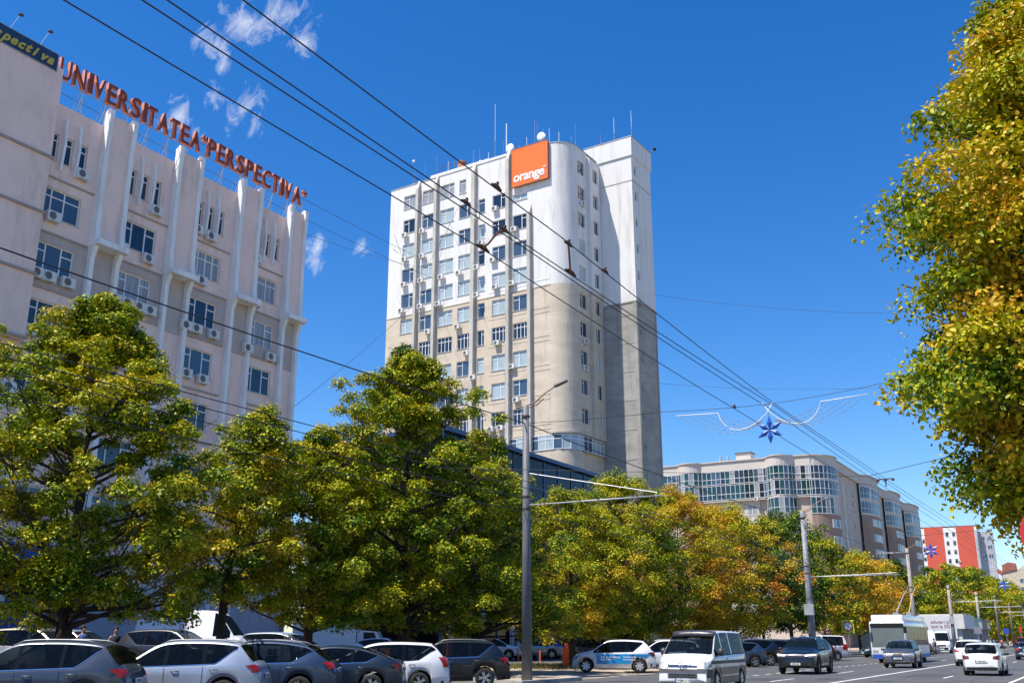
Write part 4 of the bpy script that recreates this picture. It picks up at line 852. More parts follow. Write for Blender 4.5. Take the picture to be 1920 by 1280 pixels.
def decal(bvh, quads, axis, off=.008, nu=8, nv=4, both=False, mb=None):
    """patch draped over the body: quads of (a,b) corners cast along an axis"""
    mb = mb or MB()
    for s in ((1, -1) if both else (1,)):
        for Q in quads:
            ids = {}
            for i in range(nu+1):
                for j in range(nv+1):
                    u, v = i/nu, j/nv
                    a = (Q[0][0]*(1-u)+Q[1][0]*u)*(1-v)+(Q[3][0]*(1-u)+Q[2][0]*u)*v; b = (Q[0][1]*(1-u)+Q[1][1]*u)*(1-v)+(Q[3][1]*(1-u)+Q[2][1]*u)*v
                    if axis == 'side': o, d = Vector((a, 4*s, b)), Vector((0, -s, 0))
                    elif axis == 'front': o, d = Vector((6, a*s, b)), Vector((-1, 0, 0))
                    elif axis == 'rear': o, d = Vector((-6, a*s, b)), Vector((1, 0, 0))
                    else: o, d = Vector((a, b*s, 5)), Vector((0, 0, -1))
                    h, nn, _, dist = bvh.ray_cast(o, d)
                    if h is None: continue
                    if nn.dot(d) > 0: nn = -nn
                    ids[(i, j)] = len(mb.v); mb.v.append(tuple(h+nn*off))
            for i in range(nu):
                for j in range(nv):
                    k = [(i, j), (i+1, j), (i+1, j+1), (i, j+1)]
                    if all(q in ids for q in k):
                        P = [Vector(mb.v[ids[q]]) for q in k]
                        if max((P[a]-P[b]).length for a, b in ((0, 1), (1, 2), (2, 3), (3, 0))) < .45: mb.f.append(tuple(ids[q] for q in k))
    return mb
SPECS = {}
def part_meshes(kind, style):
    key = ('parts', kind, style)
    if key in WM: return WM[key]
    c = CT[kind]; B = body_meshes(kind)['bvh']; hl = c['L']/2; W2 = c['W']/2; out = []
    be = lambda x: interp(c['belt'], x); bd_ = lambda x: max(be(x), min(interp(c.get('dlo', [(-9, 0), (9, 0)]), x), interp(c['top'], x)-.1))
    zf = interp(c['top'], hl-.12)-.02
    def add(name, m, mb, smooth=True):
        for q in (mb.islands() if name in ('door_seam', 'window_trim', 'dark_side_paint', 'dark_stripe', 'cladding', 'side_trim', 'bumper_trim', 'intake', 'roof_rail', 'grille_bar', 'rear_bench') else [mb]):
            if not q.f: continue
            u = sorted({i for f in q.f for i in f}); ren = {a: b for b, a in enumerate(u)}; q2 = MB(); q2.v = [q.v[i] for i in u]; q2.f = [tuple(ren[i] for i in f) for f in q.f]
            out.append((name, m, q2.mesh(name, m, smooth)))
    van = kind in ('van', 'cargo')
    # lamps: front and rear wrap around the corners
    if kind == 'van': hlq = [[(.52, .74), (.93, .72), (.9, .96), (.5, .9)]]
    elif kind == 'cargo': hlq = [[(.6, .8), (.98, .8), (.95, 1.1), (.62, 1.0)]]
    elif kind == 'crossover': hlq = [[(.42, .74), (.9, .76), (.86, .88), (.48, .82)]]
    elif kind == 'big_suv': hlq = [[(.5, .86), (.97, .88), (.95, .98), (.5, .93)]]
    else: hlq = [[(W2*.5, zf-.16), (W2*.97, zf-.14), (W2*.93, zf+.04), (W2*.55, zf-.03)]]
    for s in (1, -1):
        q = [[(a*s, b) for a, b in Q] for Q in hlq]
        mb = decal(B, q, 'front', .012)
        sx = [[(hl-.42, zf-.07), (hl-.06, zf-.15), (hl-.06, zf), (hl-.42, zf+.03)]] if not van else [[(hl-.3, .78), (hl-.05, .75), (hl-.08, .94), (hl-.3, .95)]]
        if s > 0: decal(B, sx, 'side', .012, mb=mb)
        else: mb2 = decal(B, sx, 'side', .012, both=True); n0 = len(mb2.v)//2; keep = [f for f in mb2.f if mb2.v[f[0]][1] < 0]; b0 = len(mb.v); mb.v += mb2.v; mb.f += [tuple(k+b0 for k in f) for f in keep]
        add('headlight', 'lamp_clear', mb)
        if style == 'lit':
            c0 = hlq[0]; cy = (c0[0][0]*.72+c0[1][0]*.28)*s; cz = (c0[0][1]+c0[3][1])/2
            if kind == 'van': add('lit_lamp', 'lamp_lit', decal(B, [[(cy-.085, cz-.07), (cy+.085, cz-.07), (cy+.085, cz+.06), (cy-.085, cz+.06)]], 'front', .02, 4, 3))
            else: add('lit_lamp', 'lamp_white_lit', decal(B, [[(c0[0][0]*s, c0[3][1]-.06), (c0[1][0]*s, c0[2][1]-.05), (c0[2][0]*s, c0[2][1]-.015), (c0[3][0]*s, c0[3][1]-.02)]], 'front', .02, 8, 1))
        zr = be(-hl)-.14
        if kind in ('van', 'cargo'): tq = [[(.78, .85), (.95, .85), (.95, 1.3), (.82, 1.3)]]; ts = [[(-hl+.02, .85), (-hl+.13, .85), (-hl+.13, 1.3), (-hl+.04, 1.3)]]
        elif kind == 'mpv': tq = [[(.62, .8), (.8, .8), (.8, 1.12), (.64, 1.1)]]; ts = [[(-hl+.02, .86), (-hl+.2, .9), (-hl+.33, 1.08), (-hl+.05, 1.12)]]
        else: tq = [[(W2*.58, zr-.1), (W2*.9, zr-.14), (W2*.9, zr+.06), (W2*.6, zr+.02)]]; ts = [[(-hl+.02, zr-.12), (-hl+.16, zr-.11), (-hl+.4, zr+.04), (-hl+.03, zr+.08)]]
        mb = decal(B, [[(a*s, b) for a, b in Q] for Q in tq], 'rear', .012)
        mb2 = decal(B, ts, 'side', .012, both=True); keep = [f for f in mb2.f if mb2.v[f[0]][1]*s > 0]; b0 = len(mb.v); mb.v += mb2.v; mb.f += [tuple(k+b0 for k in f) for f in keep]
        add('tail_light', 'tail_dark' if kind in ('hatch', 'liftback') else 'tail_red', mb)
        # mirror
        xm = c['sg'][1]-.22 if not van else c['sg'][1]-.32; zm = be(xm)+.09 if not van else be(xm)+.14; ym = (W2+.09)*s
        m_ = MB(); hh = .075 if not van else .14
        m_.lathe([(0, -.13), (hh*.8, -.1), (hh, 0), (hh*.85, .08), (0, .1)], 'y', 12); m_.v = [(xm+x*.9, ym+y*(1 if s > 0 else -1), zm+z) for x, y, z in m_.v]; m_.tube([(xm, W2*.93*s, zm-.05), (xm, ym, zm-.04)], .03, 5)
        add('mirror', 'mirror_mat', m_)
    # grille, lower intake, plates, seams, handles, sill trim, window rim
    if kind == 'van':
        g = decal(B, [[(-.5, .78), (.5, .78), (.5, .9), (-.5, .9)]], 'front', .009, 10, 3); add('grille', 'black_plastic', g)
        g = decal(B, [[(-.48, zz), (.48, zz), (.48, zz+.018), (-.48, zz+.018)] for zz in (.81, .865)], 'front', .016, 10, 1); add('grille_bar', 'chrome', g)
        g = decal(B, [[(-.95, .6), (.95, .6), (.95, .72), (-.95, .72)]], 'front', .012, 16, 3); decal(B, [[(-.52, .44), (.52, .44), (.52, .58), (-.52, .58)]], 'front', .012, 10, 3, mb=g); decal(B, [[(hl-.42, .45), (hl-.02, .45), (hl-.02, .72), (hl-.42, .72)]], 'side', .012, both=True, mb=g); add('bumper_trim', 'trim_grey', g)
        g = decal(B, [[(-.46, zz), (.46, zz), (.46, zz+.03), (-.46, zz+.03)] for zz in (.46, .53)], 'front', .02, 10, 1); add('intake', 'black_plastic', g)
        g = MB().lathe([(.115, -.01), (.115, .012), (.095, .012), (.095, -.01)], 'y', 24); g.v = [(hl+.015-.01+y, x, z+.84) for x, y, z in g.v]
        for pts in ([(-.055, .07), (0, -.005), (.055, .07)], [(-.08, .03), (-.045, -.075), (0, .02), (.045, -.075), (.08, .03)]): g.tube([(hl+.01, a, .84+b) for a, b in pts], .01, 4)
        add('emblem', 'chrome', g)
        sv = MB(); 
        for s in (-1, 0): pass
        sv.add([(1.02, y, 1.86-.05*abs(y)*abs(y)) for y in (-.78, -.5, -.2, .2, .5, .78)]+[(1.3, y*.97, 1.80-.05*abs(y)*abs(y)) for y in (-.78, -.5, -.2, .2, .5, .78)]+[(.85, y, 2.0-.08*abs(y)**2) for y in (-.76, -.5, -.2, .2, .5, .76)], [(i, i+1, 7+i, 6+i) for i in range(5)]+[(6+i, 7+i, 13+i, 12+i) for i in range(5)]+[(0, 6, 12), (5, 17, 11)])
        add('sun_visor', 'visor_dark', sv)
        st = decal(B, [[(-hl+.05, .88), (hl-.25, .88), (hl-.25, .99), (-hl+.05, .99)]], 'side', .008, 40, 2, both=True); add('dark_stripe', 'trim_grey', st)
        lowp = [[(-hl+.03, .26), (hl-.3, .26), (hl-.3, .76), (-hl+.03, .76)]]; st = decal(B, lowp, 'side', .007, 110, 26, both=True); add('dark_side_paint', 'paint_graphite', st)
    elif kind == 'cargo':
        g = decal(B, [[(-.55, .8), (.55, .8), (.5, 1.02), (-.5, 1.02)], [(-.9, .45), (.9, .45), (.9, .7), (-.9, .7)]], 'front', .01, 10, 3); add('grille', 'black_plastic', g)
        g = decal(B, [[(-hl+.3, .5), (hl-.9, .5), (hl-.9, .62), (-hl+.3, .62)]], 'side', .01, 40, 2, both=True); add('side_trim', 'trim_grey', g)
    else:
        gw_ = W2*.5 if kind in ('crossover',) else W2*.46
        if kind == 'crossover': gq = [[(-.3, .42), (.3, .42), (.36, .6), (-.36, .6)], [(-.36, .6), (.36, .6), (.26, .82), (-.26, .82)]]
        elif kind == 'big_suv': gq = [[(-.45, .86), (.45, .86), (.45, .93), (-.45, .93)], [(-.6, .42), (.6, .42), (.7, .58), (-.7, .58)]]
        else: gq = [[(-gw_, zf-.13), (gw_, zf-.13), (gw_, zf-.03), (-gw_, zf-.03)], [(-.62, .32), (.62, .32), (.55, .45), (-.55, .45)]]
        add('grille', 'black_plastic', decal(B, gq, 'front', .009, 12, 4))
        if kind == 'crossover': add('grille_bar', 'chrome', decal(B, [[(-.5, .36), (.5, .36), (.46, .39), (-.46, .39)]]+[[(-.3, z), (.3, z), (.3, z+.012), (-.3, z+.012)] for z in (.5, .56, .62, .68, .74)], 'front', .016, 10, 1))
        else: add('grille_bar', 'chrome', decal(B, [[(-gw_*.9, zf-.085), (gw_*.9, zf-.085), (gw_*.9, zf-.065), (-gw_*.9, zf-.065)]], 'front', .015, 10, 1))
        add('rear_bumper_trim', 'black_plastic', decal(B, [[(-W2*.9, c['low']+.07), (W2*.9, c['low']+.07), (W2*.9, c['low']+.2), (-W2*.9, c['low']+.2)]], 'rear', .01, 14, 3))
        if kind in ('suv', 'crossover', 'big_suv'): # black cladding round the arches and along the sill
            g = MB()
            for xw in c['wb']:
                for k in range(12):
                    a0, a1 = pi*k/12, pi*(k+1)/12; r0, r1 = c['wr']+.08, c['wr']+.14; q = [(xw+r0*cos(a0), c['wr']+r0*sin(a0)), (xw+r1*cos(a0), c['wr']+r1*sin(a0)), (xw+r1*cos(a1), c['wr']+r1*sin(a1)), (xw+r0*cos(a1), c['wr']+r0*sin(a1))]
                    decal(B, [q], 'side', .012, 1, 1, both=True, mb=g)
            decal(B, [[(c['wb'][0]+.5, c['low']+.01), (c['wb'][1]-.5, c['low']+.01), (c['wb'][1]-.5, c['low']+.12), (c['wb'][0]+.5, c['low']+.12)]], 'side', .01, 20, 2, both=True, mb=g); add('cladding', 'black_plastic', g)
            rr_ = MB()
            for s in (1, -1):
                pts = []
                for k in range(9):
                    x = -1.5+k*.24; y = None
                    h, nn, _, _ = B.ray_cast(Vector((x, s*(W2*.66), 4)), Vector((0, 0, -1)))
                    if h: pts.append((x, s*W2*.66, h.z+(.045 if 0 < k < 8 else .0)))
                rr_.tube(pts, .016, 5)
            add('roof_rail', 'steel', rr_)
    # cabin: front seats, bench, dashboard, steering wheel
    xf_ = c['pil'][1]-.35 if c['pil'][1] > -8 else c['sg'][1]-.9; zb_ = be(xf_)
    for y_ in (.36, -.36):
        m_ = MB(); m_.prism([(xf_-.12, zb_-.35), (xf_+.38, zb_-.3), (xf_+.36, zb_-.2), (xf_+.0, zb_-.22), (xf_-.16, zb_+.22), (xf_-.27, zb_+.22)], y_-.23, y_+.23)
        m_.prism([(xf_-.24, zb_+.24), (xf_-.16, zb_+.24), (xf_-.18, zb_+.4), (xf_-.25, zb_+.4)], y_-.12, y_+.12); add('seat', 'seat_cloth', m_, False)
    m_ = MB()
    if kind != 'cargo': m_.prism([(xf_-1.0, zb_-.3), (xf_-.5, zb_-.28), (xf_-.92, zb_-.15), (xf_-1.1, zb_+.25), (xf_-1.22, zb_+.25)], -.62, .62)
    add('rear_bench', 'seat_cloth', m_, False)
    m_ = MB().prism([(xf_+.72, zb_-.3), (c['ws'][1]-.02, zb_-.2), (c['ws'][1]-.06, zb_-.02), (xf_+.8, zb_+.01)], -W2*.8, W2*.8); add('dashboard', 'seat_cloth', m_, False)
    m_ = MB(); q_ = [(xf_+.66+.06*sin(a), .36+.18*cos(a), zb_+.02+.17*sin(a)) for a in [k*pi/8 for k in range(17)]]; m_.tube(q_, .014, 5, False); add('steering_wheel', 'black_plastic', m_)
    # window surround, door seams and handles
    g = MB(); xs_ = c['sg']
    pts = []
    k = xs_[0]
    while k < xs_[1]-.05: decal(B, [[(k, bd_(k)-.0), (k+.06, bd_(k+.06)-.0), (k+.06, bd_(k+.06)+.022), (k, bd_(k)+.022)]], 'side', .009, 1, 1, both=True, mb=g); k += .06
    add('window_trim', 'chrome' if kind in ('suv', 'crossover', 'liftback') else 'black_plastic', g, False)
    g = MB(); xd = [c['pil'][1], c['pil'][0], xs_[1]-.02] if c['pil'][0] > -8 else [xs_[0], -.6]
    for x in xd:
        bot = c['low']+.1
        if abs(x-c['wb'][0]) < c['wr']+.1: bot = c['wr']*2+.1
        decal(B, [[(x-.006, bot), (x+.006, bot), (x+.006, be(x)-.01), (x-.006, be(x)-.01)]], 'side', .006, 1, 10, both=True, mb=g)
    add('door_seam', 'seam', g)
    for x in ((c['pil'][1]-.28, c['pil'][0]-.28) if not van else (.3,)):
        for s in (1, -1):
            z = be(x)-.12; h, nn, _, _ = B.ray_cast(Vector((x, 4*s, z)), Vector((0, -s, 0)))
            if h: m_ = MB().tube([(x-.1, h.y, z), (x-.07, h.y+.03*s, z), (x+.07, h.y+.03*s, z), (x+.1, h.y, z)], .014, 5); add('door_handle', 'handle', m_)
    # number plates
    pz = {'van': .36, 'cargo': .5, 'crossover': .56, 'big_suv': .5}.get(kind, .42)
    h, nn, _, _ = B.ray_cast(Vector((6, 0, pz)), Vector((-1, 0, 0))); xf = h.x+.03 if h else hl
    add('number_plate', 'plate_white', MB().box(xf-.02, xf, -.21, .26, pz-.055, pz+.055), False); add('plate_band', 'plate_blue', MB().box(xf-.02, xf+.001, -.262, -.211, pz-.055, pz+.055), False)
    pr = {'van': .95, 'cargo': .8, 'crossover': .85, 'hatch': .66, 'big_suv': .9}.get(kind, .78); h, nn, _, _ = B.ray_cast(Vector((-6, 0, pr)), Vector((1, 0, 0))); xr = h.x-.03 if h else -hl
    add('number_plate', 'plate_white', MB().box(xr, xr+.02, -.26, .21, pr-.055, pr+.055), False); add('plate_band', 'plate_blue', MB().box(xr-.001, xr+.02, .211, .262, pr-.055, pr+.055), False)
    for side_, xx, zz, ry in (('f', xf+.002, pz, 1), ('r', xr-.002, pr, -1)):
        me = text_mesh('WBM 313' if kind == 'van' else 'CPB 582', .1, .001, bold=.002, align='CENTER'); me.materials.clear(); me.materials.append(M['seam'])
        me.transform(Matrix.Translation((xx, .02*ry, zz-.035)) @ Matrix.Rotation(pi/2*ry, 4, 'Z') @ FACE); out.append(('plate_text', 'seam', me))
    # interior hints visible through nothing: wipers and antenna
    WM[key] = out; return out
mat('mirror_mat', (.05, .05, .055), .4, coat=.4); mat('trim_grey', (.09, .09, .1), .6); mat('visor_dark', (.04, .04, .05), .35, coat=.6); mat('handle', (.12, .12, .125), .35, .3)
def car(kind, pnt, x, y, heading, label, wheel='alloy', style='', group=None, z=0, name=None, cat=None, sc=1, simple=False):
    """heading in degrees clockwise from +Y (the road direction)"""
    nm = name or {'van': 'passenger_van', 'cargo': 'delivery_van'}.get(kind, 'parked_car')
    t = thing(nm, label, cat or ('van' if kind in ('van', 'cargo') else 'car'), (x, y, z), R(90-heading), group); t.scale = (sc, sc, sc)
    B = body_meshes(kind); link('body', B['body'], t, m=pnt)
    [link('side_window', q, t) for q in B['side']]; link('windshield', B['front'], t)
    if B['rear']: link('rear_window', B['rear'], t)
    for q in B['pillar']: link('pillar', q, t)
    for n_, m_, me in part_meshes(kind, style):
        if simple and n_ in ('door_handle', 'plate_text', 'plate_band', 'door_seam', 'cladding', 'grille_bar', 'window_trim', 'dashboard', 'steering_wheel', 'rear_bench', 'roof_rail'): continue
        if n_ == 'dark_side_paint' and pnt != 'paint_white': continue
        if n_ in ('dark_stripe', 'sun_visor') and label and 'two tone' not in label: continue
        if n_ == 'dark_side_paint' and 'two tone' not in label: continue
        par = t
        o = link(n_, me, par)
        if n_ == 'mirror' and pnt not in ('paint_white', 'paint_champagne'): o.material_slots[0].link = 'OBJECT'; o.material_slots[0].material = M[pnt]
    c = CT[kind]; tm, bm_, sm = wheel_meshes(c['wr'], wheel)
    for xw in c['wb']:
        for s in (1, -1):
            w_ = link('wheel', tm, t, (xw, s*(c['W']/2-.12), c['wr']), 0 if s > 0 else pi); link('rim_barrel', bm_, w_); link('rim', sm, w_)
    return t
def tail_at(kind, xt, yt, heading):
    """centre of a car whose tail middle is at xt, yt"""
    h = CT[kind]['L']/2; return xt+h*sin(R(heading)), yt+h*cos(R(heading))
HD = -122
grp = 'cars parked at an angle along the near kerb'
near = [('hatch', 'paint_silver', 12.0, 'light silver hatchback at the lower left corner of the photo', 'hub', .95), ('suv', 'paint_graphite', 16.9, 'dark blue grey estate car with silver roof rails in front of the big left tree', 'alloy', 1), ('suv', 'paint_silver', 21.1, 'pale silver blue crossover between the blue grey estate and the dark blue crossover', 'alloy', 1),
        ('crossover', 'paint_bluegrey', 24.1, 'dark blue grey crossover with pointed rear side window beside the pale silver one', 'alloy', 1), ('liftback', 'paint_navy', 27.2, 'dark navy liftback with low sloping tail beside the white people carrier', 'alloy', 1.03), ('mpv', 'paint_white', 29.9, 'white people carrier with dark side glass in the near row', 'alloy', 1), ('suv', 'paint_black', 33.9, 'glossy black crossover at the right end of the near row by the grey pole', 'alloy', 1)]
for kd, pn, yt, lb, wh, sc in near:
    x, y = tail_at(kd, -19.7, yt-.22, HD); car(kd, pn, x, y, HD, lb, wh, group=grp, z=.0, sc=sc)
# branded white hatchback
sx, sy = -23.0, 50.2
SD = car('hatch', 'paint_white', sx, sy, -113, 'white hatchback with blue door wrap and white lettering beside the orange box', 'hub', z=.04, sc=1.06)
B_ = body_meshes('hatch')['bvh']
o = decal(B_, [[(-1.2, .42), (.82, .40), (.86, .86), (-1.85, .86)]], 'side', .01, 30, 8, both=True).build('blue_wrap', 'wrap_blue', SD)
mb = MB(); h = W2_ = CT['hatch']['W']/2
for txt_, sz, xx, zz in (('FIX HOSPITAL', .115, .38, .67), ('medical center', .07, .38, .58), ('Tel: 022 00 66 78', .088, -.46, .69), ('www.fixhospital.md', .075, -.46, .58)):
    text_obj('lettering', txt_, sz, .003, 'white_plastic', SD, Matrix.Translation((xx, h+.012, zz)) @ Matrix.Rotation(pi, 4, 'Z') @ FACE, bold=.003)
MB().box(.44, .62, h+.006, h+.012, .57, .76).build('logo_tile', 'white_plastic', SD)
MB().lathe([(0, h+.0135), (.05, h+.0135)], 'y', 12, (.53, 0, .665)).build('logo_mark', 'wrap_blue', SD)
# moving traffic
car('van', 'paint_white', -12.95, 36.0, 178, 'white and dark grey two tone passenger van with lit headlamps driving towards the camera', 'hub', 'lit', name='passenger_van')
car('big_suv', 'paint_black', -14.2, 54.9, 178, 'glossy black large off-roader driving towards the camera with lit lamps', 'dark', 'lit', name='moving_car')
car('crossover', 'paint_grey', -11.85, 69.3, 178, 'grey crossover with wide dark grille driving in front of the trolleybus', 'dark', '', name='moving_car')
car('hatch', 'paint_white', -5.85, 56.9, -1, 'white hatchback seen from behind on the right hand lane', 'hub', name='moving_car')
car('suv', 'paint_white', -8.55, 75.8, -1, 'white crossover with red lamps ahead of the white hatchback in the next lane', 'alloy', name='moving_car')
car('sedan', 'paint_navy', -6.9, 101, -1, 'small dark blue car far ahead beyond the white hatchback', 'hub', name='moving_car', simple=True)
car('van', 'paint_red', -14.6, 206, 178, 'red van far away at the right edge of the photo', 'hub', name='passenger_van', simple=True)
car('sedan', 'paint_silver', -19.3, 215, 178, 'silver car far away beside the red van', 'hub', name='parked_car', simple=True)
# parked row further along the lot
grp2 = 'cars parked along the far side of the road'
row = [('suv', 'paint_white', 54.5, 'white crossover just behind the branded hatchback'), ('crossover', 'paint_black', 60.2, 'black crossover parked behind the white passenger van'), ('hatch', 'paint_bluegrey', 65.6, 'blue hatchback parked between the white van and the black off-roader'), ('suv', 'paint_black', 69.3, 'black estate car parked hidden behind the off-roader'),
       ('suv', 'paint_graphite', 73.2, 'dark car at the right shoulder of the black off-roader'), ('crossover', 'paint_black', 76.7, 'black crossover third to the right of the off-roader'), ('suv', 'paint_champagne', 80.5, 'grey beige crossover left of the trolleybus'), ('mpv', 'paint_darkgrey', 84.3, 'dark grey people carrier left of the trolleybus'), ('van', 'paint_white', 88.3, 'white van tucked in at the left of the trolleybus')]
for kd, pn, yt, lb in row:
    x, y = tail_at(kd, -19.6, yt, HD); car(kd, pn, x, y, HD, lb, 'alloy' if kd != 'van' else 'hub', group=grp2)
for i, (kd, pn, yt, lb) in enumerate([('crossover', 'paint_white', 112, 'white coupe crossover parked right behind the trolleybus tail'), ('suv', 'paint_white', 117, 'second white crossover parked beyond the trolleybus'), ('suv', 'paint_grey', 122, 'dark grey estate car parked past the two white crossovers'), ('sedan', 'paint_silver', 127, 'silver car at the far end of the parked row by the shop'), ('hatch', 'paint_navy', 106, 'dark hatchback parked behind the trolleybus')]):
    x, y = tail_at(kd, -17.9, yt, HD); car(kd, pn, x, y, HD, lb, 'alloy', group=grp2, simple=True)
car('cargo', 'paint_white', -22.2, 136, -95, 'white high roof delivery van under the billboard', 'hub', simple=True); car('cargo', 'paint_white', -19.2, 141.5, 175, 'white delivery van beside the shop seen end on', 'hub', simple=True)
# cars and vans behind the tree row
grp3 = 'cars parked behind the row of trees'
bg = [('sedan', 'paint_grey', -36.5, 19.5, 60, 'dark grey sedan at the far left edge behind the near row'), ('hatch', 'paint_blue', -42, 27, 75, 'bright blue car below the blue shop front'), ('suv', 'paint_champagne', -33.5, 23.8, 70, 'beige crossover with large windshield left of the big left trunk'), ('suv', 'paint_silver', -38, 28.6, 75, 'silver car behind the big left trunk'), ('suv', 'paint_darkgrey', -33.0, 29.5, 72, 'dark estate car with roof rails in front of the white delivery van'),
      ('mpv', 'paint_silver', -34.5, 37.6, 80, 'silver car with clear windshield right of the second trunk'), ('crossover', 'paint_white', -44, 58, 65, 'white car with raked windshield behind the striped barrier'), ('sedan', 'paint_red', -47, 64, 65, 'dark red car left of the middle trunk behind the barrier'), ('suv', 'paint_navy', -44, 68.5, 65, 'dark blue car behind the barrier beside the third trunk'), ('crossover', 'paint_white', -44.5, 73.5, 65, 'white car behind the orange barrier post'), ('sedan', 'paint_white', -45.5, 77, 65, 'white sedan left of the silver crossover'),
      ('suv', 'paint_champagne', -42.6, 77.5, 68, 'silver beige crossover standing behind the thick grey pole'), ('hatch', 'paint_blue', -42.5, 84, 70, 'small blue car right of the silver beige crossover'), ('sedan', 'paint_navy', -39.5, 84.5, 70, 'dark blue sedan behind the orange barrier box'), ('suv', 'paint_black', -37, 86, 70, 'black car above the roof of the branded hatchback'), ('crossover', 'paint_darkgrey', -31.5, 66, 100, 'dark crossover just right of the branded hatchback roof'),
      ('suv', 'paint_silver', -35, 97, 80, 'silver car deep under the orange tree'), ('sedan', 'paint_white', -29.6, 90, 75, 'white sedan under the trees above the black off-roader'), ('suv', 'paint_blue', -33, 108, 80, 'blue car deep in the lot under the green tree'), ('hatch', 'paint_red', -35, 116, 80, 'red car deep in the lot near the yellow sign'), ('suv', 'paint_silver', -30, 124, 80, 'silver car parked beside the round yellow sign')]
for kd, pn, x, y, hd, lb in bg: car(kd, pn, x, y, hd, lb, 'alloy', group=grp3, z=.42 if y < 41 else .12, simple=True)
car('cargo', 'paint_white', -41.0, 38.2, 62, 'white high roof delivery van between the first two trees', 'hub', z=.42, simple=True)
bt = thing('box_truck', 'white box truck half hidden behind the trees in the middle of the lot', 'truck', (-47, 57, .1), R(30))
fixn(MB().box(-3.2, 1.2, -1.15, 1.15, .75, 2.9).build('cargo_box', 'white_plastic', bt)); fixn(MB().prism([(1.25, .5), (3, .5), (3.05, 1.2), (2.6, 2.1), (1.25, 2.2)], -1, 1).build('cab', 'paint_white', bt)); MB().prism([(1.7, 1.3), (2.75, 1.3), (2.45, 2.0), (1.7, 2.05)], -1.01, 1.01).build('cab_window', 'car_glass', bt)
tm, bm_, sm = wheel_meshes(.35, 'hub')
for xw in (-2.1, 2.2):
    for s in (1, -1): w_ = link('wheel', tm, bt, (xw, s*.95, .36), 0 if s > 0 else pi); link('rim', sm, w_)
# trolleybus
TB = thing('trolleybus', 'white and blue trolleybus with two raised trolley poles coming down the road', 'trolleybus', (-14.6, 85.4, 0), R(-90))
L2 = 5.3
def rbox(x0, x1, w, z0, z1, r, m, name, par):
    b = MB().box(x0, x1, -w, w, z0, z1); me = b.mesh(name, m); bm = bmesh.new(); bm.from_mesh(me); bmesh.ops.recalc_face_normals(bm, faces=bm.faces)
    bmesh.ops.bevel(bm, geom=list(bm.edges), offset=r, segments=4, affect='EDGES', profile=.5); bm.to_mesh(me); bm.free(); me.polygons.foreach_set('use_smooth', [True]*len(me.polygons)); return link(name, me, par)
rbox(-L2, L2, 1.27, .3, 2.95, .14, 'paint_white', 'body', TB); rbox(-L2+.3, L2-.35, 1.15, 2.9, 3.42, .12, 'paint_white', 'roof_pod', TB)
MB().box(L2-.3, L2+.012, -1.16, 1.16, 1.12, 2.78).build('windshield', 'car_glass_clear', TB)
MB().box(L2-.2, L2+.016, -1.16, 1.16, 2.5, 2.8).build('destination_panel', 'black_plastic', TB)
MB().box(L2-.25, L2+.02, -1.2, 1.2, .32, .62).build('front_bumper', 'plate_blue', TB)
for s in (1, -1):
    MB().box(L2-.2, L2+.018, min(s*.75, s*1.14), max(s*.75, s*1.14), .72, .92).build('headlight', 'lamp_clear', TB)
    wn2 = MB(); 
    for k in range(6): wn2.box(-L2+.35+k*1.68, -L2+.35+k*1.68+1.5, s*1.262 if s > 0 else -1.285, 1.285 if s > 0 else s*1.262, 1.25, 2.62)
    wn2.build('side_windows', 'car_glass', TB)
    MB().box(-L2+.1, L2-.2, 1.262*s if s > 0 else -1.28, 1.28 if s > 0 else -1.262, .34, .6).build('skirt', 'plate_blue', TB)
    MB().tube([(L2-.1, s*1.1, 2.75), (L2+.25, s*1.3, 2.55)], .02, 5).build('mirror_arm', 'black_plastic', TB); MB().box(L2+.15, L2+.28, s*1.3-.1, s*1.3+.1, 2.1, 2.55).build('mirror', 'black_plastic', TB)
    tm, bm_, sm = wheel_meshes(.48, 'hub')
    for xw in (-3.0, 2.6): w_ = link('wheel', tm, TB, (xw, s*1.12, .48), 0 if s > 0 else pi); link('rim', sm, w_)
    MB().box(-2.4, -1.6, s*.5-.18, s*.5+.18, 3.4, 3.75).build('pole_base', 'steel', TB)
    MB().tube([(-2.0, s*.5, 3.7), (-5.2, s*.35, 5.1), (-7.6, s*.3, 5.85)], [.05, .045, .03], 6).build('trolley_pole', 'pole_yellow' if s > 0 else 'galv', TB)
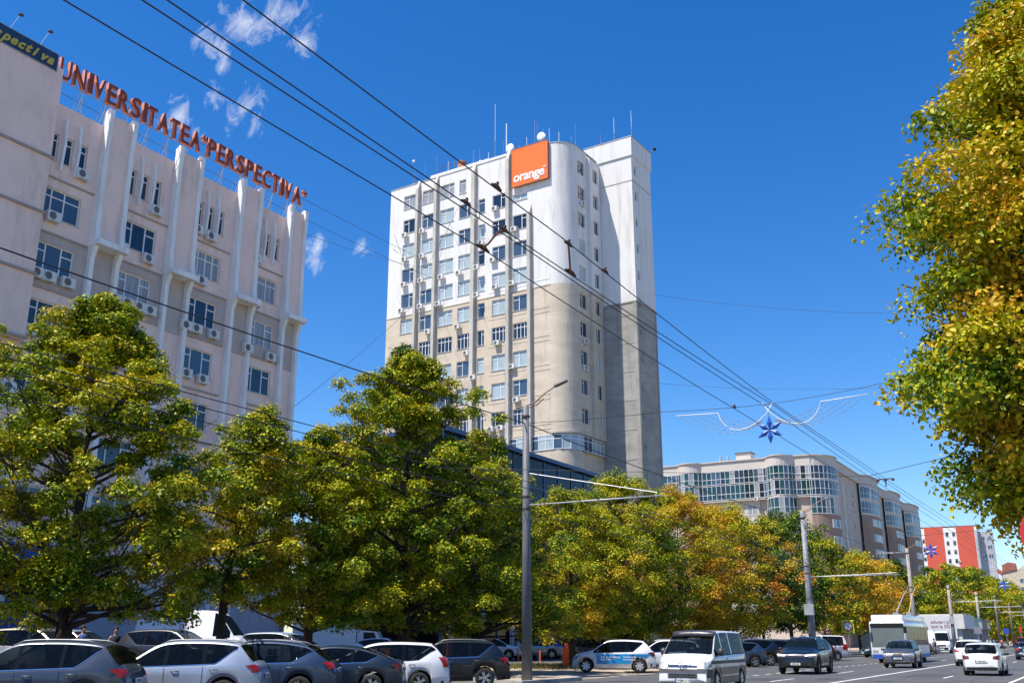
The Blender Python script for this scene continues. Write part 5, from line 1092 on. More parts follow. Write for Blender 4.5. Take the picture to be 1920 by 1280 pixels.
# ------------------------------------------------------------------ trees
LEAF6 = np.array([(0, 0, 0), (.42, .3, .10), (.36, .72, .07), (0, 1.05, -.10), (-.36, .72, .07), (-.42, .3, .10)])
LEAF4 = np.array([(0, 0, 0), (.42, .5, .10), (0, 1.0, -.08), (-.42, .5, .10)])
def leaves_mesh(name, pos, nrm, size, aut, rng, six=False):
    N = len(pos); T = LEAF6 if six else LEAF4; K = len(T)
    nrm = nrm/np.linalg.norm(nrm, axis=1, keepdims=True)
    t = rng.normal(size=(N, 3)); t -= (t*nrm).sum(1, keepdims=True)*nrm; t /= np.linalg.norm(t, axis=1, keepdims=True); b = np.cross(nrm, t)
    s = size*rng.uniform(.6, 1.3, N); wd_ = rng.uniform(.5, 1.05, N)[:, None, None]
    V = pos[:, None, :]+s[:, None, None]*(T[None, :, 0:1]*wd_*b[:, None, :]+T[None, :, 1:2]*t[:, None, :]+T[None, :, 2:3]*nrm[:, None, :])
    me = bpy.data.meshes.new(name); me.vertices.add(N*K); me.vertices.foreach_set('co', V.reshape(-1).astype(np.float32))
    # every leaf is two halves folded along the midrib
    if six: fl = np.array([0, 1, 2, 3, 0, 3, 4, 5]); per = 4
    else: fl = np.array([0, 1, 2, 0, 2, 3]); per = 3
    idx = (np.arange(N)[:, None]*K+fl[None, :]).reshape(-1)
    me.loops.add(len(idx)); me.loops.foreach_set('vertex_index', idx.astype(np.int32)); nf = N*2; me.polygons.add(nf)
    me.polygons.foreach_set('loop_start', (np.arange(nf)*per).astype(np.int32))
    at = me.attributes.new('autumn', 'FLOAT', 'POINT'); at.data.foreach_set('value', np.repeat(aut, K).astype(np.float32))  # autumn tone per leaf, with the painted tip light included
    me.materials.append(M['leaf']); me.update(calc_edges=True); return me
PROF = {'linden': [(0, .85), (.1, 1), (.4, .97), (.6, .84), (.72, .62), (.82, .38), (.92, .18), (1, .05)], 'round': [(0, .55), (.2, .95), (.45, 1), (.7, .85), (.9, .5), (1, .2)], 'slim': [(0, .5), (.3, 1), (.6, .75), (.85, .4), (1, .1)], 'tall': [(0, .5), (.12, .86), (.18, 1), (.35, .92), (.65, .85), (.84, .62), (.92, .42), (1, .15)]}
def tree(kind_name, label, cat, x, y, z0, z1, Rr, seed, nb=36, per=6, nl=240, leaf=.13, aut=.1, autv=.12, prof='linden', group=None, trunk_r=.2, lean=(0, 0), cr=.75, six=False, hot=None, z=0, spires=3, cut=None):
    rng = np.random.default_rng(seed); r2 = random.Random(seed)
    t = thing(kind_name, label, cat, (x, y, z), 0, group)
    wood = MB(); H_ = z1
    tp = [(lean[0]*f*f, lean[1]*f*f, f*(z1*.93)) for f in (0, .12, .3, .5, .7, .85, 1)]
    wood.tube([(a+r2.uniform(-.05, .05), b+r2.uniform(-.05, .05), c) for a, b, c in tp], [trunk_r*1.25, trunk_r, trunk_r*.85, trunk_r*.62, trunk_r*.4, trunk_r*.22, .02], 8)
    C_, RAD, AU = [], [], []
    ph = [r2.uniform(0, 6.28) for _ in range(4)]
    limb = MB()
    for k in range(nb):
        dead = False
        f = (k+.5)/nb; th = k*2.399963+r2.uniform(-.35, .35); tipz = z0+(z1-z0)*min(1, f**.92)
        rr_ = Rr*interp(PROF[prof], f)*(1+.16*sin(2*th+ph[0])+.12*sin(3*th+ph[1]+f*5)+r2.uniform(-.12, .1))
        cx, cy = lean[0]*(tipz/z1)**2, lean[1]*(tipz/z1)**2
        tip = Vector((cx+rr_*cos(th), cy+rr_*sin(th), tipz)); st_z = max(z0*.75, tipz-rr_*tan(R(r2.uniform(18, 42)))*(1 if f > .12 else .2)); st_z = min(st_z, z1*.9)
        st = Vector((lean[0]*(st_z/z1)**2, lean[1]*(st_z/z1)**2, st_z))
        mid = st.lerp(tip, .5)+Vector((0, 0, -.08*rr_+.1))
        if cut is not None and not cut(*tip): tip = Vector((tip.x*.6, tip.y*.6, tip.z)); mid = st.lerp(tip, .5); dead = not cut(*tip)
        if dead: continue
        limb.tube([st, mid, tip], [max(.02, trunk_r*.33*(1-f*.6)), .035, .01], 5, False)
        hue = r2.gauss(0, autv)
        for j in range(per):
            u = 1-(j/per)**1.0*.72 if j else 1.0
            c = st.lerp(tip, u)+Vector((r2.gauss(0, .17), r2.gauss(0, .17), r2.gauss(0, .10)))*rr_*.9 + Vector((0, 0, .05))
            if u > .6 and r2.random() < .5 and (cut is None or cut(*c)): limb.tube([st.lerp(tip, max(0, u-.3)), c], [.02, .006], 4, False)
            C_.append(c); RAD.append(cr*r2.uniform(.6, 1.15)*(1 if u > .4 else .8)); AU.append(hue+r2.gauss(0, .05))
    for k in range(spires):
        a = r2.uniform(0, 6.28); d = Rr*(r2.uniform(.2, .5) if k else 0); h0 = (z1*(1.0-.34*d/Rr)+r2.uniform(-.3, .2)) if k else z1
        for j in range(5): C_.append(Vector((lean[0]+d*cos(a), lean[1]+d*sin(a), h0-j*.42))); RAD.append(.22+.13*j); AU.append(0)
    C_ = np.array(C_); RAD = np.array(RAD); AU = np.array(AU)
    if cut is not None: k = [cut(*c) for c in C_]; k = np.array(k); C_, RAD, AU = C_[k], RAD[k], AU[k]
    n = np.maximum(20, (nl*(RAD/cr)**2).astype(int)); idx = np.repeat(np.arange(len(C_)), n); N = len(idx)
    d = rng.normal(size=(N, 3)); d /= np.linalg.norm(d, axis=1, keepdims=True); d[:, 2] = np.where(rng.random(N) < .55, np.abs(d[:, 2]), d[:, 2])
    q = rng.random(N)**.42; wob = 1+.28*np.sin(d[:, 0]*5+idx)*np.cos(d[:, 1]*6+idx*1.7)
    off = d*(q*wob*RAD[idx])[:, None]; off[:, 2] *= .58; off[:, 2] -= .22*(off[:, 0]**2+off[:, 1]**2)/np.maximum(RAD[idx], .2)
    pos = C_[idx]+off
    nrm = np.array([0, 0, 1.])[None]*(.45 if six else .75)+d*.65+rng.normal(size=(N, 3))*(.7 if six else .5)
    a_ = aut-.07+AU[idx]+rng.normal(size=N)*.05+.24*np.clip((q-.72)/.25, 0, 1)*rng.random(N)**.5  # bract yellow on outer leaves also paints lit tips over darker clump insides
    if hot:
        for (hx, hy, hz, hr, ha) in hot: dd = np.linalg.norm(pos-np.array([hx, hy, hz]), axis=1); a_ += ha*np.clip(1.4-dd/hr, 0, 1)
    wood.build('trunk', 'bark', t, True); limb.build('limbs', 'bark', t, True)
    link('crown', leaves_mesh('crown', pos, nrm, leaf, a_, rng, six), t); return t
TG = 'trees in the row between the parked cars'
P_ = .13
tree('linden_tree', 'big green linden with a pointed top in front of the pink building', 'tree', -28.3, 20.9, 2.5, 12.7, 5.0, 11, nb=70, per=8, nl=400, cr=.56, leaf=.125, aut=.31, autv=.06, z=P_, trunk_r=.32, group=TG, spires=4)
tree('linden_tree', 'green linden mostly outside the photo at the left edge', 'tree', -28.4, 13.6, 2.6, 9.6, 4.0, 12, nb=34, per=5, nl=230, leaf=.15, aut=.15, z=P_, trunk_r=.25, group=TG)
tree('maple_tree', 'thin yellowish tree with two leaning stems right of the big left linden', 'tree', -28.2, 27.3, 3.0, 10.3, 2.5, 13, nb=32, per=5, nl=200, leaf=.14, aut=.36, z=P_, trunk_r=.17, lean=(.3, 1.4), group=TG, prof='slim', cr=.6, spires=5)
tree('maple_tree', 'broad middle tree filling the gap left of the tall linden by the glass building', 'tree', -28.8, 32.8, 2.4, 10.3, 4.0, 23, nb=48, per=8, nl=330, cr=.56, leaf=.125, aut=.34, autv=.07, z=P_, trunk_r=.2, group=TG, prof='linden', spires=3)
tree('linden_tree', 'tallest green linden in front of the glass building with one orange patch', 'tree', -28.4, 38.8, 2.3, 15.3, 5.4, 14, nb=84, per=8, nl=360, cr=.6, leaf=.135, aut=.31, autv=.06, z=P_, trunk_r=.3, group=TG, prof='linden', hot=[(1.5, 3.8, 8.3, .8, .45), (2.5, -3.0, 4.6, 1.0, .35)], spires=4)
tree('linden_tree', 'dark green linden just left of the thick grey pole', 'tree', -28.5, 45.2, 2.3, 11.3, 4.6, 15, nb=54, per=8, nl=320, cr=.6, leaf=.135, aut=.26, autv=.06, z=.05, trunk_r=.24, group=TG)
tree('maple_tree', 'olive yellow tree right of the thick grey pole', 'tree', -29.2, 57.6, 1.9, 10.8, 5.0, 16, nb=60, per=8, nl=240, leaf=.14, aut=.4, autv=.08, trunk_r=.22, group=TG, prof='round', cr=.68)
tree('maple_tree', 'olive green tree with a rounded top under the stair wing of the tower', 'tree', -29.4, 65.8, 1.9, 12.8, 5.0, 17, nb=66, per=8, nl=230, leaf=.145, aut=.31, autv=.07, trunk_r=.24, group=TG, prof='round', cr=.85)
tree('maple_tree', 'orange topped autumn tree below the left end of the curved apartment block', 'tree', -29, 76.0, 2.0, 13.0, 5.0, 18, nb=58, per=7, nl=230, leaf=.155, aut=.58, autv=.12, trunk_r=.22, group=TG, prof='round', cr=.9)
tree('maple_tree', 'yellow and green autumn tree right of the most orange one', 'tree', -28.5, 85.6, 2.0, 12.8, 5.0, 19, nb=56, per=7, nl=220, leaf=.16, aut=.5, autv=.13, trunk_r=.22, group=TG, prof='round', cr=.9)
tree('locust_tree', 'fresh green tree behind the second pole with fine leaves', 'tree', -28.6, 96.0, 2.8, 12.6, 4.6, 20, nb=40, per=6, nl=170, leaf=.2, aut=.08, autv=.05, trunk_r=.2, group=TG, prof='round', cr=.9)
tree('locust_tree', 'bright green tall tree right of the second pole', 'tree', -28.4, 105, 3, 14.2, 4.8, 21, nb=44, per=6, nl=160, leaf=.22, aut=.1, autv=.06, trunk_r=.2, group=TG, prof='round', cr=1.0)
tree('maple_tree', 'olive tree with rusty patches left of the bright yellow one', 'tree', -28.6, 120, 2.6, 13, 5, 22, nb=36, per=6, nl=160, leaf=.24, aut=.34, autv=.15, trunk_r=.2, group=TG, prof='round', cr=1.1)
tree('maple_tree', 'bright yellow orange tree behind the raised trolley poles', 'tree', -28.4, 137, 2.6, 12.4, 5.2, 24, nb=36, per=6, nl=150, leaf=.27, aut=.6, autv=.1, trunk_r=.2, group=TG, prof='round', cr=1.2)
tree('maple_tree', 'yellow tree at the end of the row just left of the third pole', 'tree', -28.2, 151, 2.6, 12.0, 4.8, 25, nb=30, per=6, nl=150, leaf=.27, aut=.55, autv=.12, trunk_r=.2, group=TG, prof='round', cr=1.2)
tree('spruce_tree', 'dark conifer shaped tree left of the billboard', 'tree', -31, 183, 1, 14.5, 3.6, 26, nb=40, per=5, nl=130, leaf=.28, aut=-.12, autv=.03, trunk_r=.2, prof='slim', cr=1.0)
tg2 = 'trees beyond the shops'
for i, (px_, y_, h_, r_, a_, lb) in enumerate([(-34, 205, 14.5, 5.5, .22, 'dense green tree behind the left part of the billboard'), (-29.5, 215, 15, 5.6, .3, 'yellow green tree behind the right part of the billboard'), (-27.5, 232, 16.5, 6, .34, 'olive tree behind the flat roofed shop'), (-25.5, 252, 17, 6, .3, 'wide olive tree above the shop end'), (-24.5, 272, 16, 6, .45, 'yellowing tree left of the fifth pole'), (-24.5, 296, 16.5, 6.2, .4, 'yellow green tree between the fifth and sixth poles'), (-25, 325, 17, 6.5, .2, 'darker green tree at the far bend of the road'), (-27, 360, 18, 7, .3, 'last tree visible by the cream building'), (-40, 240, 15, 6, .15, 'dark green tree in front of the red and white tower base')]):
    tree('roadside_tree', lb, 'tree', px_, y_, 1.5, h_, r_, 40+i, nb=26, per=5, nl=130, leaf=.42, aut=a_, autv=.12, group=tg2, prof='round', cr=1.6, trunk_r=.22, spires=2)
# the near linden at the right edge, over our own pavement
ENV = [(2.2, 1.5), (3.0, 2.2), (3.7, 3.1), (4.3, 3.4), (4.9, 3.1), (6, 3.05), (7.6, 2.85), (8.8, 2.45), (9.6, 2.1), (10.4, 1.3), (11.2, .7), (12.2, .2)]
def keep(cx, cy, cz):
    a = math.atan2(cy, cx); return sqrt(cx*cx+cy*cy) < interp(ENV, cz)*(1+.04*sin(3*a+cz*2.1)) and (cy < 2.2 or cx < .8)
tree('linden_tree', 'close linden with yellow green leaves and winged seeds filling the right edge', 'tree', 1.0, 14.4, 2.7, 12.2, 3.15, 31, nb=150, per=9, nl=620, leaf=.07, aut=.42, autv=.10, trunk_r=.2, prof='tall', cr=.58, six=True, z=.14, cut=keep, spires=2)
src_ = [o for o in bpy.data.objects if o.name == 'maple_tree.002'][0]
for i, (x, y) in enumerate([(5.5, -12), (4.8, 24), (4.4, 33), (4.7, 42), (4.3, 52)]):
    c_ = copy_tree(src_); c_.location = (x, y, .14); c_.rotation_euler = (0, 0, i*1.3); c_['label'] = 'one of the pavement trees on our side of the road, outside the photo'; c_['group'] = 'trees on our own pavement outside the photo'
# ------------------------------------------------------------------ street poles
PG = 'street lighting and wire poles along the road'
mat('pole_peel', (.20, .215, .24), .6, var=.5, scale=3, grime=((.5, .5, .5), .8, 3)); mat('lamp_arm_m', (.3, .22, .13), .6, var=.2, scale=4)
def pole(x, y, h, label, m='pole_paint', r=.21, arm=None, lamp=True, box=None, lamp_dir=(1, .25)):
    t = thing('street_pole', label, 'pole', (x, y, 0), 0, PG)
    MB().tube([(0, 0, 0), (0, 0, h*.5), (0, 0, h)], [r*1.02, r*.78, r*.6], 14).build('mast', m, t, True)
    bd = MB()
    for z in (h-.5, h-3.9, h-4.4): bd.lathe([(r*.6, z), (r*.78, z), (r*.78, z+.09), (r*.6, z+.09)], 'z', 14)
    bd.build('clamp_band', 'fitting', t)
    if arm:
        ax, az, tie = arm
        MB().tube([(0, 0, az), (ax, 0, az)], .032, 8).build('cross_arm', 'galv', t, True)
        MB().tube([(0, 0, az+tie), (ax*.97, 0, az+.12)], .02, 5).build('stay_rod', 'galv', t)
        for fx in (.83, .94):
            i_ = MB().tube([(ax*fx, 0, az+.1), (ax*fx, 0, az-.35)], .035, 6); i_.lathe([(0, az-.1), (.09, az-.12), (.09, az-.2), (0, az-.24)], 'z', 8, (ax*fx, 0, 0)); i_.build('insulator', 'fitting', t)
    if lamp:
        dx, dz = lamp_dir
        pts = [(-.5, 0, h-.02), (0, 0, h+.02), (.5*dx, 0, h+.16), (.9*dx, 0, h+.45), (1.45*dx, 0, h+.72)]
        MB().tube(pts, .032, 6).build('lamp_arm', 'lamp_arm_m', t, True)
        MB().tube([(.12, .1, h-.05), (.5, .12, h+.05), (.78, .15, h+.28)], .022, 6).build('old_lamp_arm', 'rust', t, True)
        hd = MB().add([(1.4*dx, -.14, h+.68), (2.0*dx, -.12, h+.86), (2.0*dx, .12, h+.86), (1.4*dx, .14, h+.68), (1.4*dx, -.1, h+.75), (1.97*dx, -.08, h+.92), (1.97*dx, .08, h+.92), (1.4*dx, .1, h+.75)], [(0, 3, 2, 1), (4, 5, 6, 7), (0, 1, 5, 4), (1, 2, 6, 5), (2, 3, 7, 6), (3, 0, 4, 7)])
        hd.build('lamp_head', 'trim_grey', t)
    if box: MB().box(-.32, .32, -.42, -.2, box, box+.75).build('switch_box', 'galv', t)
    return t
pole(-20.4, 36.25, 11.2, 'thick grey pole with a street lamp in the middle of the photo', arm=(6.0, 7.0, 1.35), r=.22)
pole(-18.35, 73.2, 10.5, 'grey pole with a box in front of the bright green trees', m='pole_peel', arm=(6.2, 5.9, .0), box=3.3, r=.27)
pole(-17.4, 110.6, 10.6, 'concrete pole with a lamp behind the trolley poles', m='pole_concrete', arm=(-3.0, 10.2, 0), r=.25)
pole(-18.6, 148, 8.6, 'concrete pole in front of the billboard and shop', m='pole_concrete', arm=(6.4, 6.4, 0), lamp=False, box=3.6, r=.28)
pole(-18.9, 183, 9.0, 'concrete pole at the right end of the shop', m='pole_concrete', arm=(6.6, 6.6, 0), lamp=False, r=.28)
pole(-19, 214, 9.6, 'grey steel pole right of the shop', arm=(6.5, 6.5, 0), lamp=False, r=.24)
pole(-19.2, 246, 9.0, 'grey steel pole nearest the right edge of the photo', arm=(6.4, 6.5, 0), lamp=False, r=.24)
pole(-19.5, 290, 9.0, 'farthest thin pole down the road', arm=(6.2, 6.4, 0), lamp=False, r=.2)
MB_ = thing('street_pole', 'grey pole outside the photo that carries the cable on the left', 'pole', (-20.4, -2, 0), 0, PG)
MB().tube([(0, 0, 0), (0, 0, 11)], [.25, .2], 12).build('mast', 'pole_paint', MB_, True)
# ------------------------------------------------------------------ wires
def wire(pts, r, label, group, sag=0, m='cable', name='overhead_wire'):
    out = []
    for a, b in zip(pts, pts[1:]):
        a, b = Vector(a), Vector(b); n = 10
        for k in range(n): f = k/n; p = a.lerp(b, f); p.z -= 4*sag*f*(1-f); out.append(p)
    out.append(Vector(pts[-1])); o = MB().tube(out, r, 5).build(name, m, None, True); return tag(o, label, 'wire', group)
WG = 'trolley contact wires over the near lanes'
def ctc(x): return [(x[0], -6, 5.95), (x[1], 9, 5.9), (x[2], 18.2, 5.9), (x[3], 41, 5.95), (x[3], 73, 5.9), (x[3]-.1, 110, 5.9), (x[3]-.2, 148, 5.9), (x[3]-.5, 183, 5.9), (x[3]-1, 250, 6)]
wires_ = [((-5.72, -5.55, -5.68, -5.7), 'lowest and leftmost of the four long wires crossing the sky in front of the tower'), ((-5.2, -5.12, -5.1, -5.25), 'second from the left of the four long sky wires, starting near the top left corner'), ((-4.88, -5.06, -4.95, -5.0), 'third of the four long sky wires, joining the second near the tower roof'), ((-4.4, -4.62, -4.9, -4.8), 'rightmost of the four long wires crossing the sky')]
for xs_, lb in wires_: wire(ctc(xs_), .0065, lb, WG, .03)
for x, lb in ((-13.4, 'upper trolley wire passing behind the left trees over the far lane'), (-14.05, 'lower trolley wire passing behind the left trees over the far lane')): wire([(x, -6, 5.9), (x, 36.3, 5.95), (x, 73, 5.6), (x, 110, 5.7), (x, 148, 5.9), (x, 183, 5.9), (x, 250, 5.9)], .010, lb, 'trolley wires over the far lane', .12)
wire([(-20.4, -2, 10.25), (-20.4, 36.25, 10.45), (-18.35, 73.2, 9.8), (-17.4, 110.6, 9.9), (-18.6, 148, 8.4)], .022, 'thick dark cable strung from the left edge to the middle pole and on', 'cables from pole to pole', .25)
for z, lb in ((7.9, 'upper of the two thin cables low on the middle pole'), (7.35, 'lower of the two thin cables low on the middle pole')): wire([(-20.4, -2, z), (-20.4, 36.25, z-.6), (-18.35, 73.2, z-.9)], .014, lb, 'cables from pole to pole', .3)
# faint span wires
for pts, lb in (([(-50, 31.9, 34.9), (-53, 75, 37), (-70, 108, 63.0)], 'thin cable from the pink building roof to the tower roof'), ([(-50, 32, 33), (-56, 80, 37.5), (-75, 112, 62.5)], 'second thin cable from the pink building roof to the tower roof'), ([(-50, 53.8, 31.8), (-74, 104, 50), (-79.8, 104, 54)], 'thin slanting cable right of the pink building, upper one'), ([(-51, 53.9, 17.5), (-72, 100, 44), (-79.6, 104, 56)], 'thin slanting cable right of the pink building, lower one'), ([(-46.5, 116, 45), (-20, 116, 38), (5, 116, 36)], 'thin cable running right from the stair wing of the tower'), ([(-46.5, 116, 33), (-20, 116, 29), (5, 116, 28)], 'lower faint cable running right from the tower')):
    wire(pts, .018, lb, 'thin cables between buildings', .4)
# fittings on the contact wires
def fitting(p, q, label):
    t = thing('wire_fitting', label, 'wire fitting', p, 0, 'rusty fittings on the trolley wires')
    q = Vector(q)-Vector(p)
    b = MB(); b.tube([(0, -.09, .0), (0, -.03, .012), (0, .03, .012), (0, .09, 0)], [.012, .022, .022, .012], 6); b.tube([(-.02, -.03, .01), (.025, -.01, .05), (.01, .02, .055), (-.015, .04, .02)], .009, 5); b.build('clamp', 'fitting', t)
    if q.length > .3:
        b = MB().tube([(0, 0, .01), tuple(q*.35+Vector((0, 0, .035))), tuple(q*.7), tuple(q)], .012, 6); b.build('link_arm', 'rust', t); b = MB(); b.v = []; b.tube([tuple(q+Vector((0, -.14, 0))), tuple(q+Vector((0, -.04, .015))), tuple(q+Vector((0, .05, .015))), tuple(q+Vector((0, .14, 0)))], [.01, .024, .024, .01], 6); b.build('clamp', 'fitting', t)
fitting((-4.62, 7.64, 5.93), (-4.62, 7.64, 5.93), 'rusty clamp on the right wire above the orange sign')
fitting((-5.08, 7.8, 5.93), (-5.08, 7.8, 5.93), 'rusty clamp on the middle wire left of the tall fin')
fitting((-5.1, 8.6, 5.93), (-5.56, 8.9, 5.92), 'long rusty link joining two wires in front of the tower windows')
fitting((-4.68, 9.3, 5.93), (-5.06, 10.1, 5.92), 'long rusty link joining two wires in front of the rounded corner')
fitting((-4.7, 10.3, 5.93), (-4.7, 10.3, 5.93), 'small rusty clamp on the right wire by the stair wing')
fitting((-5.68, 18.2, 5.93), (-5.68, 18.2, 5.93), 'dark clamp on the left wire below the garland')
sw = thing('wire_switch', 'dark hanging trolley wire hardware seen left of the near tree', 'wire fitting', (-5.0, 29.5, 5.95), 0); sw.scale = (.45, .45, .45)
b = MB(); b.box(-.5, .5, -.04, .04, .1, .16); [b.lathe([(0, 0), (.1, .04), (.1, .12), (0, .18)], 'z', 10, (k, 0, -.02)) for k in (-.45, 0, .45)]; b.tube([(0, 0, .1), (0, 0, -.35)], .04, 6); b.build('hanger', 'fitting', sw)
wire([(-20.4, 29.5, 7.6), (-5.5, 29.5, 6.12), (1.0, 29.5, 7.2)], .009, 'thin cross span carrying the hanging wire hardware', None)
# ------------------------------------------------------------------ street garlands with a blue star
def star_mesh(r):
    b = MB(); n = 6
    for k in range(n):
        a = pi/2+k*pi/3; u = (cos(a), sin(a)); v = (-sin(a), cos(a)); w_ = r*.19
        P = [(0, 0), (u[0]*r*.5+v[0]*w_, u[1]*r*.5+v[1]*w_), (u[0]*r, u[1]*r), (u[0]*r*.5-v[0]*w_, u[1]*r*.5-v[1]*w_)]
        q = [(x, 0, z) for x, z in P]; mid = (u[0]*r*.5, -.07, u[1]*r*.5); b.add(q+[mid]+[(x, .1, z) for x, z in P], [(0, 1, 4), (1, 2, 4), (2, 3, 4), (3, 0, 4), (0, 3, 8, 5), (3, 2, 7, 8), (2, 1, 6, 7), (1, 0, 5, 6), (5, 8, 7, 6)])
    return b
def garland(x, y, z, s, label, full=True):
    t = thing('star_garland', label, 'street decoration', (x, y, z), 0, 'blue star street garlands'); t.scale = (s, s, s)
    star_mesh(.62).build('star', 'star_blue', t)
    MB().tube([(0, 0, .6), (0, 0, 1.25)], .015, 5).build('hanger', 'steel', t)
    if full:
        for sd in (1, -1):
            pts = [(-.2*sd, 0, 1.0)]+[(sd*(.0+2.35*f), 0, .9-.95*sin(pi*min(1, f*.82))**.9+ (0.0 if f < .6 else (f-.6)*2.2)) for f in [k/12 for k in range(13)]]
            pts = [(-.25*sd, 0, 1.25), (.1*sd, 0, .75), (.5*sd, 0, .42), (.95*sd, 0, .2), (1.4*sd, 0, .12), (1.75*sd, 0, .2), (2.05*sd, 0, .42), (2.25*sd, 0, .7), (2.35*sd, 0, 1.02), (4.4*sd, 0, 1.12)]
            MB().tube(pts, .019, 6).build('tube_frame', 'white_plastic', t, True)
            for j in range(5):
                x1 = (2.6+.42*j)*sd; dp = .25+.13*j
                q = [(x1+(.25*sd-x1)*f+0*f, 0, 1.05+(.45-1.05)*f-4*dp*1.1*f*(1-f)*(.6+.4*f)) for f in [k/12 for k in range(13)]]
                b = MB().tube(q, .010, 4)
                for p in q[1:-1]: b.tube([(p[0]-.03, 0, p[2]+.04), (p[0]+.02, 0, p[2]-.05)], .007, 3)
                b.build('light_string', 'steel', t)
    return t
g0 = garland(-11.35, 41, 10.1, .93, 'large garland with curved white tubes and a blue star high over the road', True)
wire([(-20.4, 36.4, 10.5), (-15.7, 40.2, 11.2), (-11.3, 41, 11.2), (-6.8, 41, 11.5), (2.5, 41, 11.9)], .012, 'span wire that carries the large star garland', 'span wires of the garlands', .05)
garland(-15.3, 112, 10.4, 1.35, 'smaller blue star in front of the red and white tower', False); garland(-14.3, 180, 9.9, 1.7, 'farthest blue star near the right edge', False)
wire([(-20, 112, 12.6), (-15.3, 112, 12.0), (2, 112, 13.4)], .02, 'span wire above the blue star by the red and white tower', 'span wires of the garlands', .2); wire([(-19, 180, 12.5), (-14.3, 180, 12.1), (2, 180, 13)], .02, 'span wire above the farthest star', 'span wires of the garlands', .2)
# ------------------------------------------------------------------ parking barrier, bollards, grass
for i, (x, y, lb) in enumerate([(-41.2, 71.8, 'orange bollard left of the thick grey pole'), (-38.4, 70.3, 'orange bollard right of the thick grey pole, in front of the silver crossover')]):
    t = thing('bollard', lb, 'bollard', (x, y, .04), 0, 'orange bollards'); MB().lathe([(.07, 0), (.07, .75), (.05, .8), (0, .81)], 'z', 12).build('post', 'bollard', t); MB().lathe([(.15, 0), (.15, .02), (0, .025)], 'z', 12).build('base', 'bollard', t)
bx = thing('barrier_box', 'orange parking barrier box at the nose of the branded hatchback', 'barrier', (-29.6, 57.6, .05), R(20)); MB().box(-.22, .22, -.2, .2, 0, 1.15).build('cabinet', 'barrier_box', bx); MB().box(-.1, .1, -.1, .1, 1.152, 1.4).build('warning_light', 'barrier_box', bx)
mp_ = thing('marker_pole', 'thin white upright pole rising behind the orange barrier box', 'pole', (-30.3, 58.3, .05)); MB().tube([(0, 0, 0), (0, 0, 4.1)], .03, 6).build('rod', 'galv', mp_); MB().lathe([(.1, 0), (.1, .03), (0, .03)], 'z', 8).build('base', 'galv', mp_)
br = thing('barrier_boom', 'striped red and white barrier arm across the car park entry', 'barrier', (-37.5, 50.0, .05), R(-10))
MB().box(-.2, .2, -.2, .2, 0, 1.1).build('cabinet', 'barrier_box', br)
for k in range(9): MB().box(-.3-k*.6-.6, -.3-k*.6, -.05, .05, 1.0, 1.12).build('arm_segment', 'white_plastic' if k % 2 else 'bollard', br)
for i, (x, y, lb) in enumerate([(-33.8, 50.6, 'orange post at the free end of the striped barrier'), (-35.5, 34.2, 'short orange post seen above the dark liftback')]): t = thing('barrier_post', lb, 'post', (x, y, .05)); MB().box(-.14, .14, -.12, .12, 0, 1.5).build('post_body', 'barrier_box', t); MB().box(-.18, .18, -.16, .16, -.02, .03).build('base', 'steel', t)
gm = []
rng = np.random.default_rng(7)
gb = MB()
for k in range(2600):
    x = -31+rng.normal()*2.2; y = 57.8+rng.normal()*2.0; h = .1+.22*rng.random(); a = rng.random()*6.28; dx, dy = cos(a)*.03, sin(a)*.03; lx, ly = rng.normal()*.08, rng.normal()*.08
    gb.add([(x-dx, y-dy, 0), (x+dx, y+dy, 0), (x+lx, y+ly, h)], [(0, 1, 2)])
tag(gb.build('dry_grass', 'grass'), 'patch of dry yellowish grass beside the orange barrier box', 'grass', None, 'stuff')
# ------------------------------------------------------------------ billboard, shop, signs
BB = thing('billboard', 'pale roadside billboard with dark lettering and a cyan label above the delivery van', 'billboard', (-24.6, 150, 0), R(-4))
MB().box(0, 6.3, -.06, .08, 1.7, 4.75).build('panel', 'bill', BB)
b = MB(); b.tube([(1, .1, 0), (1, .1, 1.7)], .08, 6); b.build('leg', 'steel', BB); MB().tube([(5.2, .1, 0), (5.2, .1, 1.7)], .08, 6).build('leg', 'steel', BB)
text_obj('lettering', 'aduna-i pe', .62, .004, 'bill_text', BB, Matrix.Translation((3.1, -.07, 3.7)) @ FACE, bold=.008); text_obj('lettering', 'toti la 5G', .62, .004, 'bill_text', BB, Matrix.Translation((3.1, -.07, 3.1)) @ FACE, bold=.008)
MB().box(3.3, 4.7, -.07, -.061, 2.35, 2.8).build('cyan_label', 'bill_cyan', BB); text_obj('label_text', '5G 4U', .36, .003, 'white_plastic', BB, Matrix.Translation((3.45, -.08, 2.46)) @ FACE)
b = MB().tube([(1.2, -.07, 4.0), (1.6, -.1, 3.6), (2.0, -.07, 3.9)], .09, 6); b.lathe([(.2, -.09), (.42, -.09), (.42, -.065), (.2, -.065)], 'y', 18, (2.25, 0, 3.1)); b.build('picture_motif', 'trim_grey', BB)
SH = thing('shop_pavilion', 'low flat roofed shop pavilion with white and teal fascia beyond the billboard', 'shop', (-18.6-.7, 160, 0), R(90))
MB().box(0, 38, .3, 6, 0, 3.1).build('wall', 'pane_dark', SH); MB().box(-.3, 12, -.8, 6.2, 3.1, 5.1).build('fascia', 'shop_white', SH); MB().box(12.002, 24, -.6, 6.2, 3.1, 4.9).build('fascia', 'teal', SH); MB().box(24.002, 38, -.6, 6.2, 3.1, 4.8).build('fascia', 'apt_brown', SH)
MB().box(31, 36, -.66, -.602, 3.3, 4.4).build('fascia_sign', 'gold', SH); MB().box(19, 24, -.66, -.602, 3.3, 4.3).build('fascia_sign', 'white_plastic', SH)
for k in range(9): MB().box(.2+k*4.4, .45+k*4.4, -.3, .28, 0, 3.09).build('pillar', 'shop_white', SH)
